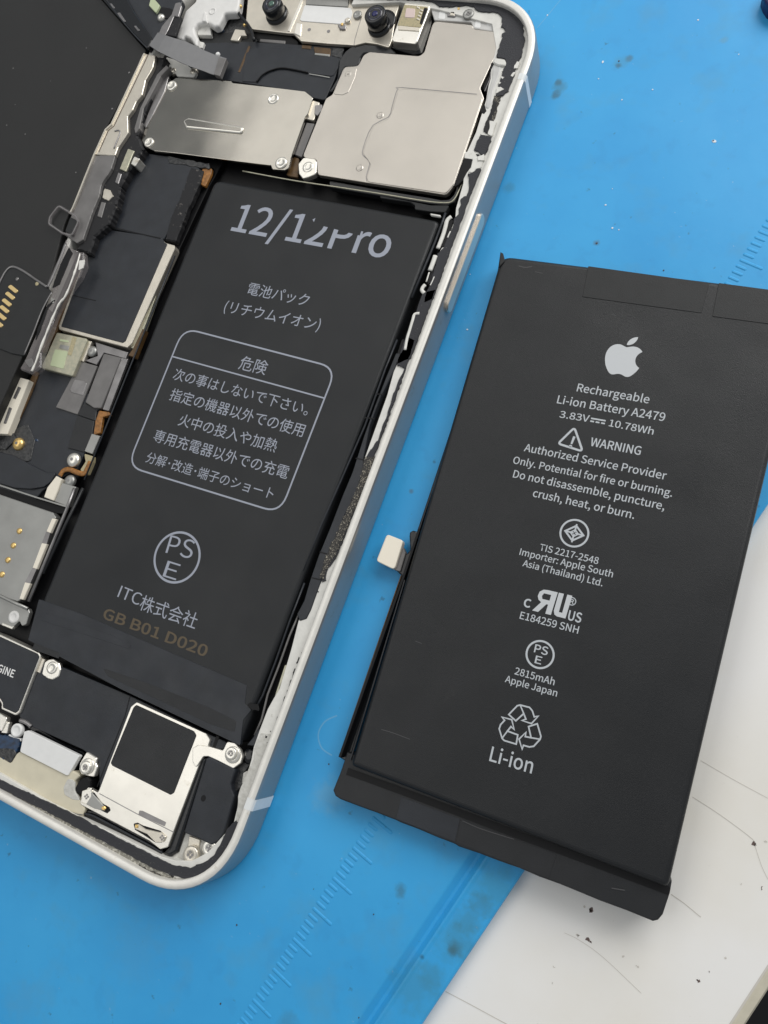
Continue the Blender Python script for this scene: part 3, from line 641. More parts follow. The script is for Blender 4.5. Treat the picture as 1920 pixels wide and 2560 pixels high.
for c, pts in (('L', [(1240,600),(1262,565),(1290,570),(1270,625),(1235,630)]),('L', [(1200,700),(1225,665),(1250,660),(1225,705)]),('L', [(1065,860),(1080,800),(1110,800),(1145,820),(1090,850)]),('L', [(1110,700),(1145,710),(1125,728)]),('L', [(1090,750),(1118,758),(1095,775)]),
    ('L', [(1010,1110),(1070,1120),(1060,1160),(1030,1250),(990,1235),(1010,1180)]),('L', [(900,1440),(960,1420),(960,1475),(900,1475)])):
    plate('paint_chip', c, pts, 5.9, 5.6, 'ledge', ph, r=.05, jag=(.05, .3), bev=.03)
plate('adhesive', 'L', [(1045,930),(1080,940),(1070,1000),(1040,1060),(1010,1150),(985,1230),(955,1215),(965,1160),(990,1100),(1020,1010)], 5.75, 5.6, 'residue', ph, r=.1, jag=(.12, .35), bev=.03)
plate('adhesive', 'L', [(925,1235),(1028,1262),(985,1400),(870,1385),(880,1340),(905,1310)], 5.8, 5.6, 'foam', ph, r=.1, jag=(.07, .4), bev=.03)
plate('adhesive', 'L', [(1052,880),(1120,885),(1085,985),(1055,1090),(1030,1190),(1000,1240),(985,1225),(1010,1120),(1030,1030)], 5.72, 5.6, 'fuzz', ph, r=.1, jag=(.1, .3), bev=.03)
# slots and light clips between battery and ledge
for c, pts in (('R', [(1160,250),(1280,262),(1255,370),(1205,440),(1140,560),(1090,610),(1030,650),(1060,520)]),('R', [(950,1110),(1015,1095),(985,1230),(930,1400),(880,1480),(845,1475),(900,1300)]),('R', [(745,1750),(785,1745),(765,1830),(720,1950),(650,2010),(680,1880)]),('SS', [(945,-20),(985,10),(975,90),(935,145),(905,155),(900,110),(925,40)])):
    plate('slot', c, pts, 5.70, 5.2, 'black', ph, r=.3, jag=(.03, .5), bev=.02)
for c, pts, wd in (('R', [(985,1060),(930,1110),(905,1200),(880,1290),(840,1400),(800,1500)], .34),('R', [(765,1600),(735,1690),(690,1805)], .38),('R', [(680,1830),(640,1960)], .12),('R', [(625,2000),(590,2040),(580,2080),(612,2118)], .3),('F', [(1345,795),(1320,800),(1310,830),(1295,880),(1280,930),(1270,985)], .24),('R', [(975,1262),(955,1300),(935,1350)], .12),('R', [(750,1890),(720,1960),(695,2010)], .10)):
    p3 = [(v.x, v.y, 5.8) for v in spline(T(c, pts, 5.8), 4)]; tube('clip', p3, wd, 'ledge', ph, 8, .6)
plate('cream_clip', 'R', [(690,1010),(840,1035),(830,1062),(700,1038)], 5.5, 5.1, 'ledge', ph, r=.2, bev=.1)
# slate strip (foam tape) right of the battery
plate('side_tape', 'V', [(800,235),(775,300),(710,430),(660,560),(633,700),(640,742),(600,860),(548,960),(515,1070),(482,1130),(458,1220),(440,1262),(402,1370),(382,1410),(352,1420),(340,1390),(372,1330),(398,1240),(436,1130),(486,1010),(540,870),(586,760),(634,610),(684,470),(735,340),(778,235)], 5.76, 4.6, 'slate', ph, r=.2, bev=.1)
for c, a, b in (('V',(688,415),(722,418)),('V',(640,520),(684,525)),('V',(600,700),(640,708)),('V',(440,1115),(490,1128)),('V',(402,1228),(455,1240))):
    ribbon('tape_joint', T(c, [a, b], 5.8), .18, 5.79, 'black', ph)
plate('grey_clip', 'U', [(650,855),(690,850),(600,1090),(575,1180),(545,1185),(560,1130)], 5.3, 4.0, 'olive_metal', ph, r=.15)
plate('side_tape', 'U', [(385,1500),(410,1510),(345,1670),(270,1660),(335,1580)], 5.3, 4, 'slate', ph, r=.1)
for pts, m_ in (([(850,30),(700,420),(560,820),(430,1160),(355,1300)], 'slate'), ([(800,330),(700,560),(590,870),(480,1150),(420,1400),(350,1560)], 'grey_film')):
    tube('tray_rail', [(v.x, v.y, 5.0) for v in T('U', pts, 5.0)], .16, m_, ph)
tube('tray_rail', [(v.x, v.y, 5.0) for v in T('SS', [(895,0),(790,260),(600,790),(420,1200),(200,1700),(30,2130)], 5.0)], .18, 'slate', ph)
tube('tray_rail', [(v.x, v.y, 5.0) for v in T('R', [(905,1010),(860,1150),(760,1420),(600,1800),(440,2180)], 5.0)], .22, 'slate', ph)

# ---- fitted battery
PB = 5.2
pbt = prism('fitted_battery', rounded(T('X', [(536,447),(1101,550),(600,1860),(64,1600)], PB), [1.6, 1.2, .8, .6], 6), PB, 2.3, 'cell_phone', ph, .75, 5)
pbt['label'] = 'black battery glued in the phone, printed with Japanese warnings'
def pline(body, c, pl, pr, top=None, **k): return text('printed_line', body, c, pl, pr, PB, k.pop('m', 'print_phone'), pbt, top, **k)
pline('12/12Pro', 'F', (366,364), (1175,510), (392,224), weight=.015, clip=[(.50, .80, .74, .60)])
pline('電池パック', 'F', (448,690), (762,756), None, weight=0.0)
pline('(リチウムイオン)', 'F', (328,783), (822,882), None, weight=0.0)
box = rounded(T('X', [(459,820),(841,920),(700,1283),(319,1166)], PB), 2.9, 7)
ribbon('printed_box', box, .27, PB + .02, 'print_phone', pbt, closed=True)
ribbon('printed_rule', T('X', [(430,891),(813,996)], PB), .24, PB + .025, 'print_phone', pbt)
pline('危険', 'F', (405,1078), (545,1110), None)
for s, a, b in (('次の事はしないで下さい。', (64,1132), (762,1322)), ('指定の機器以外での使用', (46,1238), (738,1432)), ('火中の投入や加熱', (92,1370), (597,1512)), ('専用充電器以外での充電', (-38,1452), (657,1650))):
    pline(s, 'F', a, b, None)
pline('分解･改造･端子のショート', 'X', (363,1153), (680,1247), None)
ring_c = at('G', 710, 608, PB)
ribbon('printed_ring', circle(ring_c, 3.95, 56), .36, PB + .02, 'print_phone', pbt, closed=True)
pline('PS', 'G', (650,584), (783,617), (676,492), weight=-.004)
pline('E', 'G', (635,706), (704,728), (660,624), weight=-.004)
pline('ITC', 'G', (400,812), (512,858), (424,755), weight=.0)
pline('株式会社', 'G', (512,872), (803,976), None)
pline('GB B01 D020', 'G', (322,922), (858,1124), (338,870), m='print_brown', weight=.03)
# tapes over the lower end of the battery
plate('battery_tape', 'X', [(97,1498),(200,1533),(350,1598),(470,1650),(617,1713),(612,1760),(628,1775),(608,1800),(600,1864),(300,1722),(70,1600)], PB + .07, PB - .6, 'slate', pbt, r=.2, bev=.04)
plate('battery_tape', 'X', [(110,1532),(240,1572),(330,1610),(322,1622),(230,1592),(100,1550)], PB + .10, PB - .1, 'slate', pbt, r=.3, bev=.02)
plate('battery_tape', 'E', [(205,18),(352,75),(348,110),(190,55)], PB + .10, PB - .1, 'tape', pbt, r=.1, bev=.02)
plate('battery_tape', 'E', [(605,165),(900,265),(1240,400),(1400,480),(1390,545),(1250,500),(640,215)], PB + .10, PB - .1, 'tape', pbt, r=.3, bev=.02)
plate('tape_notch', 'E', [(1462,385),(1480,372),(1530,380),(1535,420),(1490,412)], PB + .11, PB - .1, 'black', pbt, r=.15, jag=(.06, .4), bev=.02)

# ---- screws
def screw(c, x, y, z_, r, m_='silver', style='cross', h=.45, dome=False):
    c0 = at(c, x, y, z_)
    if dome: prof = [(r, -.3), (r, h * .2), (r * .9, h * .55), (r * .65, h * .85), (r * .35, h), (r * .12, h * .96)]
    else: prof = [(r, -.3), (r, h * .55), (r * .94, h * .85), (r * .84, h), (r * .42, h), (r * .3, h * .82)]
    o = lathe('screw', c0, z_, prof, m_, ph, 26)
    b = [c0]
    if style == 'cross':
        a0 = random.uniform(0, 1.5)
        for k in range(2):
            a = a0 + k * math.pi / 2; d = Vector((math.cos(a), math.sin(a)))
            ribbon('recess', [c0 - d * r * .42, c0 + d * r * .42], r * .2, z_ + h + .02 + .004 * k, 'gunmetal', o)
    elif style == 'penta':
        for k in range(4):
            a = .4 + k * math.pi / 2; d = Vector((math.cos(a), math.sin(a))); q = c0 + d * r * .28
            flat('recess', circle(q, r * .16, 8), z_ + h, 'gunmetal', o, .02 + .002 * k)
    elif style == 'dot':
        flat('recess', circle(c0, r * .22, 10), z_ + h, 'gunmetal', o, .02)
    elif style == 'ring':
        ribbon('recess', circle(c0, r * .55, 18), r * .12, z_ + h + .02, 'grey_metal', o, closed=True)
    return o
def washer(c, x, y, z_, r, m_='silver'):
    return lathe('washer', at(c, x, y, z_), z_, [(r, -.2), (r, .12), (r * .93, .2), (r * .5, .2)], m_, ph, 26)

# ---- upper covers
plate('connector_cover', 'X', [(440,194),(578,202),(582,207),(716,222),(763,228),(783,244),(770,285),(764,292),(730,388),(727,398),(722,421),(712,425),(680,423),(677,413),(600,404),(450,384),(385,377),(362,366),(353,350),(362,322),(405,235),(414,212)], 5.4, 4.9, 'polish', ph, r=.5, bev=.10, steps=2)
cc = ph.children[-1]; cc['label'] = 'mirror-like steel cover with a pressed slot and a round boss'
# pressed slot and boss, screw tabs
sp = rounded(T('A', [(1085,722),(1120,702),(1450,757),(1430,795),(1105,762)], 5.45), .55, 6)
prism('pressed_slot', sp, 5.75, 5.38, 'silver', cc, .3, 3)
prism('pressed_floor', inset(sp if area2(sp) > 0 else sp[::-1], .34), 5.78, 5.4, 'polish', cc, .02)
lathe('boss', at('B', 172, 512, 5.45), 5.4, [(1.05, 0), (.98, .12), (.84, .2), (.72, .16), (.66, .06), (.3, .06)], 'silver', cc)
for c, x, y, r in (('A', 1015, 505, 1.05), ('A', 880, 842, 1.0), ('B', 212, 842, 1.1)):
    lathe('mount_pad', at(c, x, y, 5.6), 5.35, [(r, -.2), (r, .18), (r * .9, .3), (r * .55, .3), (r * .5, .24), (r * .2, .24)], 'silver', cc)
plate('board_cover', 'B', [(1003,108),(1205,128),(1212,150),(1350,167),(1357,184),(1322,292),(1245,457),(1265,507),(1110,960),(1070,1010),(650,945),(402,905),(395,825),(322,815),(445,510),(478,490),(508,420),(540,345),(612,342),(640,285),(672,268),(930,290),(955,270),(978,190)], 5.45, 4.6, 'shield', ph, r=.8, bev=.12, steps=2)
bc = ph.children[-1]; bc['label'] = 'matt pale steel cover of the logic board'
plate('raised_panel', 'B', [(842,460),(1225,492),(1258,512),(1108,955),(1068,1002),(665,942),(655,922),(676,852),(660,825),(638,800),(645,760),(692,652),(770,615),(792,565),(815,480)], 5.58, 5.44, 'shield', bc, r=.7, bev=.08, steps=2)
ribbon('panel_seam', spline(T('B', [(1228,488),(842,454),(820,462),(808,482),(786,562),(768,608),(690,648),(650,730),(634,790),(640,808),(664,830),(672,850),(654,915),(658,940)], 5.46), 2), .12, 5.475, 'gunmetal', bc)
plate('corner_tab', 'B', [(545,348),(606,348),(596,400),(560,480),(530,492),(484,488),(515,420)], 5.52, 5.44, 'shield', bc, r=.4, bev=.05)
for x, y in ((560,385),(726,597),(620,870)):
    lathe('dimple', at('B', x, y, 5.5), 5.46, [(.62, 0), (.55, .07), (.42, .09), (.3, .03), (.12, .06)], 'shield', bc, 20)
plate('mount_tab', 'B', [(328,818),(382,812),(398,838),(396,900),(360,915),(325,925),(305,900),(302,850)], 5.35, 4.4, 'silver', ph, r=.5, bev=.12, steps=2)
lathe('mount_pad', at('B', 352, 865, 5.4), 5.33, [(1.0, 0), (.95, .1), (.6, .12), (.5, .05), (.2, .08)], 'silver', ph)
# small clips and flex between the two covers
plate('spring_clip', 'B', [(345,590),(378,520),(412,530),(405,560),(380,625),(340,615)], 5.0, 4.3, 'cream_metal', ph, r=.2)
plate('spring_clip', 'B', [(388,545),(425,540),(425,570),(400,600),(385,590)], 5.2, 4.3, 'gunmetal', ph, r=.15)
plate('flex_strip', 'B', [(345,635),(386,640),(318,815),(280,800)], 4.7, 4.2, 'grey_film', ph, r=.15)
plate('flex_strip', 'B', [(278,812),(305,820),(300,920),(265,915),(240,905)], 4.4, 4.0, 'copper', ph, r=.15)
# stamped wire edge between covers and battery
wire = [(v.x, v.y, 4.9) for v in spline(T('R', [(-1900,430),(-1200,560),(-600,650),(0,742),(420,812),(700,855),(880,868),(980,858),(1040,800),(1090,700),(1140,590),(1200,470),(1250,330)], 4.9), 5)]
tube('tray_edge', wire, .12, 'olive_metal', ph)
plate('end_foam', 'R', [(-700,560),(0,690),(700,800),(850,830),(960,820),(1020,760),(1090,560),(1130,420),(1180,300),(1230,320),(1180,480),(1100,690),(1040,850),(930,900),(700,880),(0,770),(-700,650)], 4.6, 3.4, 'black_gloss', ph, r=.3)
plate('end_foam', 'R', [(0,800),(420,860),(480,900),(480,960),(700,990),(900,1000),(960,900),(700,900),(300,820),(0,760)], 4.75, 3.6, 'tape_dark', ph, r=.3)
plate('bracket', 'L', [(1060,530),(1148,545),(1162,575),(1155,605),(1085,600),(1040,575)], 5.95, 5.0, 'ledge', ph, r=.3, bev=.15)
plate('bracket', 'L', [(1035,600),(1122,596),(1098,690),(1046,830),(1030,950),(1000,1005),(968,990),(985,880),(1030,720)], 5.7, 4.8, 'grey_plastic', ph, r=.3, bev=.2, steps=2)
plate('slot', 'L', [(1025,570),(1060,580),(1030,640),(1025,720),(985,850),(950,820),(965,760),(1005,690)], 5.62, 4.2, 'black', ph, r=.15)
ribbon('spring_wire', spline(T('L', [(1020,660),(1015,720),(985,790),(965,840)], 5.7), 4), .1, 5.68, 'gunmetal', ph)
plate('slot', 'L', [(930,1000),(965,960),(985,1020),(960,1050),(925,1040)], 5.65, 4.4, 'black', ph, r=.1, jag=(.05, .4))
plate('bracket', 'R', [(1175,160),(1300,150),(1345,240),(1420,200),(1440,230),(1400,385),(1330,400),(1280,450),(1215,445),(1255,380),(1285,265),(1165,247)], 5.72, 5.2, 'ledge', ph, r=.3, jag=(.05, .6), bev=.06)
# ---- top right: white mount, screw, sensor, cameras
plate('white_mount', 'L', [(480,10),(560,55),(640,70),(780,60),(870,110),(1085,125),(1118,160),(1108,240),(1150,280),(1145,310),(1110,300),(860,262),(840,205),(500,185),(470,90)], 5.3, 4.4, 'grey_plastic', ph, r=.4, bev=.15, steps=2)
plate('mount_window', 'L', [(980,138),(1050,142),(1048,240),(980,230)], 5.34, 5.1, 'white_label', ph, r=.3, bev=.05)
plate('mount_window', 'L', [(885,165),(930,160),(925,262),(868,252)], 5.34, 5.1, 'white_label', ph, r=.3, bev=.05)
plate('mount_window', 'L', [(548,100),(605,102),(598,180),(535,172)], 5.34, 5.1, 'white_label', ph, r=.3, bev=.05)
plate('contact', 'L', [(628,92),(700,95),(695,155),(620,148)], 5.5, 5.0, 'gunmetal', ph, r=.2)
plate('contact', 'L', [(650,105),(690,108),(685,145),(640,140)], 5.6, 5.4, 'cream_metal', ph, r=.15)
plate('contact', 'L', [(712,64),(738,66),(736,92),(712,90)], 5.65, 5.4, 'gold', ph, r=.1)
washer('L', 815, 110, 5.3, 1.25, 'grey_metal')
screw('L', 818, 142, 5.35, .95, 'grey_metal', 'penta')
plate('sensor_box', 'L', [(228,22),(455,45),(462,70),(345,380),(325,402),(125,380),(105,365)], 5.9, 4.2, 'silver', ph, r=.35, bev=.15, steps=2)
sb = ph.children[-1]; sb['label'] = 'light sensor module with a pale pink window'
plate('circuit', 'L', [(225,42),(440,62),(375,250),(160,235)], 5.98, 5.85, 'pcb', sb, r=.1, bev=.02)
plate('pink_window', 'L', [(240,68),(325,78),(318,165),(225,160)], 6.05, 5.9, 'pink', sb, r=.3)
for x, y in ((352,68),(385,92),(372,118),(362,145),(352,175)):
    plate('contact', 'L', [(x-12,y-14),(x+14,y-2),(x+8,y+12),(x-16,y)], 6.08, 5.95, 'cream_metal', sb, r=.05, bev=.03)
plate('contact_gap', 'L', [(408,70),(440,75),(385,225),(365,215)], 6.03, 5.95, 'black', sb, r=.05, bev=.01)
plate('contact', 'L', [(168,235),(372,255),(360,285),(165,272)], 6.03, 5.8, 'cream_metal', sb, r=.1, bev=.02)
plate('gap_shadow', 'L', [(110,385),(325,410),(350,395),(470,60),(500,90),(470,250),(420,400),(390,490),(300,500),(100,440)], 4.3, 3.2, 'black_gloss', ph, r=.3)
plate('camera_bracket', 'K', [(90,-120),(60,215),(118,300),(516,345),(548,345),(630,425),(900,450),(1190,468),(1300,440),(1420,455),(1545,492),(1575,420),(1620,150),(1680,-30),(1700,-120)], 5.0, 4.4, 'cream_metal', ph, r=.35, bev=.12, steps=2)
cb = ph.children[-1]; cb['label'] = 'pale metal bracket holding two front cameras'
ribbon('fold', T('K', [(655,-60),(640,10),(570,180),(505,325)], 5.05), .5, 5.1, 'silver', cb, h=.15)
plate('recess_panel', 'K', [(670,50),(1150,80),(1165,130),(1140,225),(1060,250),(640,218),(620,205),(650,110)], 5.12, 4.9, 'white_label', cb, r=.25, bev=.05)
plate('raised_panel', 'K', [(690,-60),(1130,-40),(1120,70),(680,45)], 5.2, 4.9, 'grey_metal', cb, r=.25, bev=.05)
plate('fold', 'K', [(585,235),(640,245),(625,375),(560,345)], 5.2, 4.9, 'silver', cb, r=.15)
for x, y in ((718,308),(918,325)): flat('rivet_hole', circle(at('K', x, y, 5.0), .32, 14), 5.0, 'gunmetal', cb, .03)
screw('K', 1222, 165, 5.0, .8, 'grey_metal', 'ring')
lathe('boss', at('K', 1118, 222, 5.1), 5.0, [(.5, 0), (.5, .4), (.3, .5)], 'cream_metal', cb, 16)
plate('contact', 'K', [(1010,255),(1050,240),(1100,262),(1090,300),(1030,300)], 5.3, 4.9, 'gunmetal', cb, r=.1, jag=(.05, .4))
plate('contact', 'K', [(1045,235),(1068,232),(1066,262),(1042,262)], 5.42, 5.1, 'gold', cb, r=.05)
ribbon('panel_seam', T('K', [(1262,160),(1225,280),(1190,400),(1180,465)], 5.1), .09, 5.03, 'gunmetal', cb)
# cameras
for (c, x, y, rb_, rt_, h, glass) in (('K', 1450, 285, 2.05, 1.85, 3.0, 'lens_glass'), ('K', 388, 160, 2.1, 1.85, 2.7, 'green_glass')):
    c0 = at(c, x, y, 5.0)
    lens = lathe('camera_lens', c0, 5.0, [(rb_, -.3), (rb_, .35), (rb_ * .97, .5), (rb_ * .86, .55), (rb_ * .86, .75), (rt_, .85), (rt_, h - .2), (rt_ * .93, h - .04), (rt_ * .88, h), (rt_ * .72, h - .06)], 'black_gloss', ph, 36)
    lens['label'] = 'black lens barrel with a dark blue glass' if glass == 'lens_glass' else 'black lens barrel with a greenish glass'
    lathe('lens_ring', c0, 5.0 + h, [(rt_ * .72, -.1), (rt_ * .7, -.03), (rt_ * .5, -.05), (rt_ * .45, -.2), (rt_ * .2, -.25)], 'lens_glass', lens, 30)
    lathe('lens_iris', c0, 5.0 + h - .02, [(rt_ * .30, -.1), (rt_ * .28, .02), (rt_ * .15, .06)], 'lens_iris' if glass == 'lens_glass' else 'green_glass', lens, 20)
lathe('lens_base', at('K', 1480, 225, 5.0), 5.0, [(2.35, -.1), (2.35, .1), (2.2, .2), (1.8, .2)], 'black_gloss', ph, 30)
# ---- black flex area between bracket and covers
plate('flex_sheet', 'X', [(498,108),(620,104),(860,118),(852,150),(835,200),(812,250),(782,245),(716,224),(560,200),(440,200),(452,160)], 4.3, 3.0, 'slate', ph, r=.4)
plate('flex_step', 'K', [(60,545),(300,480),(720,520),(1030,600),(1020,700),(960,790),(715,760),(420,700),(300,735),(170,850),(20,845)], 4.42, 4.2, 'slate', ph, r=.5, bev=.06)
p3 = [(v.x, v.y, 4.5) for v in spline(T('K', [(170,850),(230,780),(320,730),(430,705),(560,722),(700,752)], 4.5), 5)]
tube('flex_wire', p3, .14, 'black', ph)
ribbon('flex_edge', T('K', [(715,765),(820,782),(930,803)], 4.5), .16, 4.5, 'grey_metal', ph)
plate('black_band', 'K', [(930,960),(1000,860),(1025,620),(1090,530),(1160,475),(1260,450),(1430,465),(1560,490),(1640,560),(1290,545),(1250,600),(1230,690),(1090,690),(1020,830),(960,930)], 4.7, 3.2, 'black_gloss', ph, r=.6, bev=.25, steps=3)
plate('connector_block', 'K', [(118,315),(510,360),(600,430),(610,490),(460,470),(190,430)], 4.2, 3.2, 'black', ph, r=.2)
plate('connector_block', 'K', [(210,400),(470,420),(465,455),(200,430)], 4.35, 4.0, 'grey_film', ph, r=.1)
plate('connector_block', 'K', [(760,480),(940,500),(935,585),(775,555)], 4.5, 4.0, 'copper', ph, r=.2)
plate('connector_block', 'K', [(775,545),(930,560),(925,585),(770,568)], 4.55, 4.0, 'grey_metal', ph, r=.1)
plate('connector_block', 'K', [(640,460),(740,470),(735,510),(640,500)], 4.4, 4.0, 'copper', ph, r=.1)
plate('connector_block', 'K', [(960,490),(1080,500),(1040,600),(950,580)], 4.4, 3.8, 'clutter', ph, r=.2)
plate('flex_edge', 'J', [(1540,470),(1560,480),(1450,750),(1430,745)], 4.36, 4.2, 'copper', ph, r=0, bev=.02)
# ---- top left: white antenna bracket, ribbon, bits
plate('board_clutter', 'J', [(1000,380),(1120,180),(1300,110),(1450,100),(1520,260),(1600,330),(1660,400),(1560,480),(1350,440),(1250,560),(1080,480)], 4.0, 2.6, 'clutter', ph, r=.3)
plate('connector_block', 'J', [(1080,370),(1360,330),(1660,350),(1560,480),(1520,520),(1320,640),(1180,560),(1060,500)], 4.05, 3.0, 'tape_dark', ph, r=.2)
plate('white_bracket', 'J', [(1010,-90),(985,15),(880,110),(845,215),(780,385),(800,405),(852,412),(880,372),(935,400),(985,478),(1010,465),(1015,400),(985,345),(975,290),(1010,245),(1090,228),(1125,240),(1180,275),(1225,262),(1262,195),(1290,135),(1415,128),(1440,60),(1460,-90)], 5.9, 4.4, 'white_plastic', ph, r=.6, bev=.45, steps=4)
wbk = ph.children[-1]
lathe('screw_boss', at('J', 1165, 115, 5.95), 5.85, [(.75, 0), (.7, .15), (.5, .15), (.45, .02), (.2, .02)], 'white_plastic', wbk, 20)
prism('bracket_ridge', rounded(T('J', [(1080,120),(1100,130),(1120,250),(1095,225),(1060,225)], 6), .3), 6.15, 5.8, 'white_plastic', wbk, .15, 2)
plate('bracket_foot', 'J', [(1005,250),(1140,270),(1150,365),(1010,360)], 4.9, 4.0, 'ledge', ph, r=.2)
plate('bracket_foot', 'J', [(1010,420),(1080,440),(1060,500),(990,480)], 4.9, 4.0, 'ledge', ph, r=.2)
plate('bracket_foot', 'J', [(1400,300),(1500,310),(1520,370),(1460,370),(1430,425),(1350,415)], 4.7, 4.0, 'cream_metal', ph, r=.2)
screw('J', 898, 392, 4.6, .55, 'grey_metal', 'none')
for x, y, s in ((1445,55,24),(1490,250,14)):
    lathe('contact', at('J', x, y, 5.6), 5.2, [(s * .018, 0), (s * .016, .3), (s * .008, .4)], 'gold', ph, 14)
tube('antenna_wire', [(v.x, v.y, 5.2) for v in spline(T('J', [(1450,20),(1430,120),(1480,190),(1560,300),(1600,420)], 5.2), 4)], .3, 'black_gloss', ph)
plate('blue_chip', 'J', [(1180,290),(1270,280),(1290,320),(1200,330)], 4.3, 4.0, 'blue_chip', ph, r=.1)
plate('board_edge', 'J', [(690,590),(880,650),(920,690),(1000,750),(975,800),(800,790),(730,690),(660,740),(620,790),(600,740),(640,660)], 4.9, 4.0, 'ledge', ph, r=.25)
for x, y in ((760,745),(975,745)): screw('J', x, y, 4.7, .75, 'cream_metal', 'dot', dome=True)
# ---- left edge: residue, rail, glints
plate('residue', 'A', [(905,325),(985,345),(940,450),(880,600),(835,720),(812,800),(850,880),(800,960),(760,1010),(715,1100),(690,1220),(640,1330),(560,1400),(530,1500),(450,1480),(500,1380),(540,1270),(590,1140),(600,1060),(650,1000),(690,920),(700,870),(760,800),(755,700),(790,640),(840,560),(850,480),(890,450)], 6.3, 3.4, 'residue', ph, r=.2, jag=(.14, .4), bev=.3)
plate('side_rail', 'A', [(985,385),(1000,400),(952,450),(905,540),(850,640),(825,760),(800,790),(795,760),(830,640),(880,540),(930,440)], 6.5, 5.0, 'grey_film', ph, r=.1)
plate('side_rail', 'A', [(1000,450),(975,540),(905,680),(860,760),(850,740),(890,640),(930,540),(945,460)], 5.6, 4.0, 'gunmetal', ph, r=.2)
plate('steel_clip', 'A', [(757,880),(795,892),(745,1015),(708,1000)], 6.6, 4.0, 'olive_metal', ph, r=.15, jag=(.03, .5))
plate('steel_clip', 'A', [(795,925),(828,940),(800,985),(775,970)], 6.5, 4.0, 'silver', ph, r=.2)
plate('steel_clip', 'A', [(618,1115),(650,1125),(672,1160),(640,1190),(605,1170)], 6.5, 4.0, 'cream_metal', ph, r=.2, jag=(.06, .4))
plate('steel_clip', 'A', [(700,1020),(720,1030),(700,1090),(680,1080)], 6.45, 4.0, 'gunmetal', ph, r=.1)
plate('steel_clip', 'A', [(600,1195),(625,1200),(600,1290),(575,1280)], 6.45, 4.0, 'grey_film', ph, r=.1)
plate('cover_side', 'A', [(985,560),(1010,540),(930,700),(880,800),(860,790),(880,740)], 5.2, 4.2, 'cream_metal', ph, r=.1)
# ---- logic board covers on the left
plate('board', 'X', [(370,376),(560,400),(520,470),(440,640),(330,890),(220,1150),(120,1330),(-80,1250),(40,1000),(130,860),(200,650),(280,520)], 3.3, 2.2, 'black', ph, r=.2)
plate('board_tape', 'A', [(862,905),(1000,925),(1010,960),(1170,985),(1200,1020),(1090,1200),(970,1420),(650,1352),(640,1340),(700,1210),(780,1020)], 4.6, 3.2, 'slate', ph, r=.35, bev=.2, steps=2)
plate('dusty_edge', 'A', [(1130,985),(1205,1010),(1190,1070),(1100,1260),(1040,1430),(975,1420),(1010,1290),(1080,1130)], 4.75, 3.6, 'residue', ph, r=.3, jag=(.1, .5), bev=.2)
plate('flex_strip', 'A', [(1200,985),(1255,1000),(1250,1030),(1215,1105),(1185,1090)], 4.4, 3.8, 'orange', ph, r=.2)
plate('black_lumps', 'A', [(990,925),(1080,940),(1240,970),(1240,1000),(1140,985),(1000,965)], 4.7, 3.4, 'clutter', ph, r=.2, jag=(.12, .6))
plate('chip_cover', 'X', [(238,573),(405,598),(414,607),(436,613),(437,622),(330,858),(318,869),(148,824),(146,815)], 4.7, 3.2, 'cream_metal', ph, r=.3, bev=.12, steps=2)
chc = ph.children[-1]; chc['label'] = 'large metal chip cover under black tape'
plate('cover_tape', 'X', [(240,570),(405,594),(411,606),(418,610),(313,853),(306,857),(152,816)], 4.8, 4.6, 'slate', chc, r=.3, bev=.06)
ribbon('tape_joint', T('C', [(605,458),(690,480),(795,502)], 4.85), .14, 4.83, 'black', chc)
ribbon('tape_joint', T('A', [(680,1350),(800,1378),(950,1412)], 4.85), .18, 4.86, 'black', ph)
plate('board_edge', 'C', [(1395,45),(1440,60),(1130,905),(1085,895)], 4.2, 3.2, 'olive_metal', ph, r=.1)
plate('flex_strip', 'C', [(1180,735),(1202,745),(1112,972),(1062,958),(1100,900)], 4.3, 3.2, 'copper', ph, r=.1)
plate('flex_strip', 'C', [(630,300),(665,310),(575,520),(500,700),(470,760),(355,930),(335,920),(450,690),(540,480)], 4.2, 3.2, 'copper', ph, r=.1)
plate('flex_strip', 'C', [(285,1085),(320,1100),(245,1300),(110,1590),(80,1580),(180,1350),(225,1200)], 4.2, 3.2, 'copper', ph, r=.1)
plate('oscillator_can', 'C', [(470,765),(715,815),(722,835),(600,1130),(350,1065),(345,1040)], 4.9, 3.2, 'olive_metal', ph, r=.35, bev=.18, steps=2)
oc = ph.children[-1]; oc['label'] = 'yellowish metal can with pale labels'
plate('label_patch', 'C', [(455,905),(560,925),(525,1070),(415,1040)], 4.96, 4.8, 'lime', oc, r=.15, jag=(.05, .5), bev=.02)
plate('label_patch', 'C', [(500,820),(570,835),(565,850),(490,838)], 4.96, 4.8, 'lime', oc, r=.1, bev=.02)
plate('label_patch', 'C', [(500,865),(575,880),(565,915),(490,895)], 4.96, 4.8, 'grey_metal', oc, r=.1, bev=.02)
plate('label_patch', 'C', [(600,800),(635,810),(590,960),(560,950)], 4.96, 4.8, 'pcb', oc, r=.1, bev=.02)
plate('board_edge', 'C', [(735,835),(760,840),(690,1010),(670,1000)], 4.4, 3.6, 'cream_metal', ph, r=.05)
screw('C', 765, 925, 4.0, 1.0, 'grey_metal', 'dot', dome=True)
plate('board_plate', 'C', [(790,845),(1060,930),(1040,985),(860,935),(800,1035),(700,1000),(810,960)], 4.1, 3.4, 'gunmetal', ph, r=.1)
plate('flex_base', 'C', [(345,1065),(600,1135),(830,1400),(800,1700),(700,1770),(640,1900),(470,1990),(350,2080),(240,2210),(-120,2080),(-100,1700),(150,1500)], 3.9, 3.2, 'slate', ph, r=.4)
plate('grey_flex', 'C', [(665,1005),(805,1045),(640,1447),(460,1388)], 4.2, 3.8, 'grey_film', ph, r=.15)
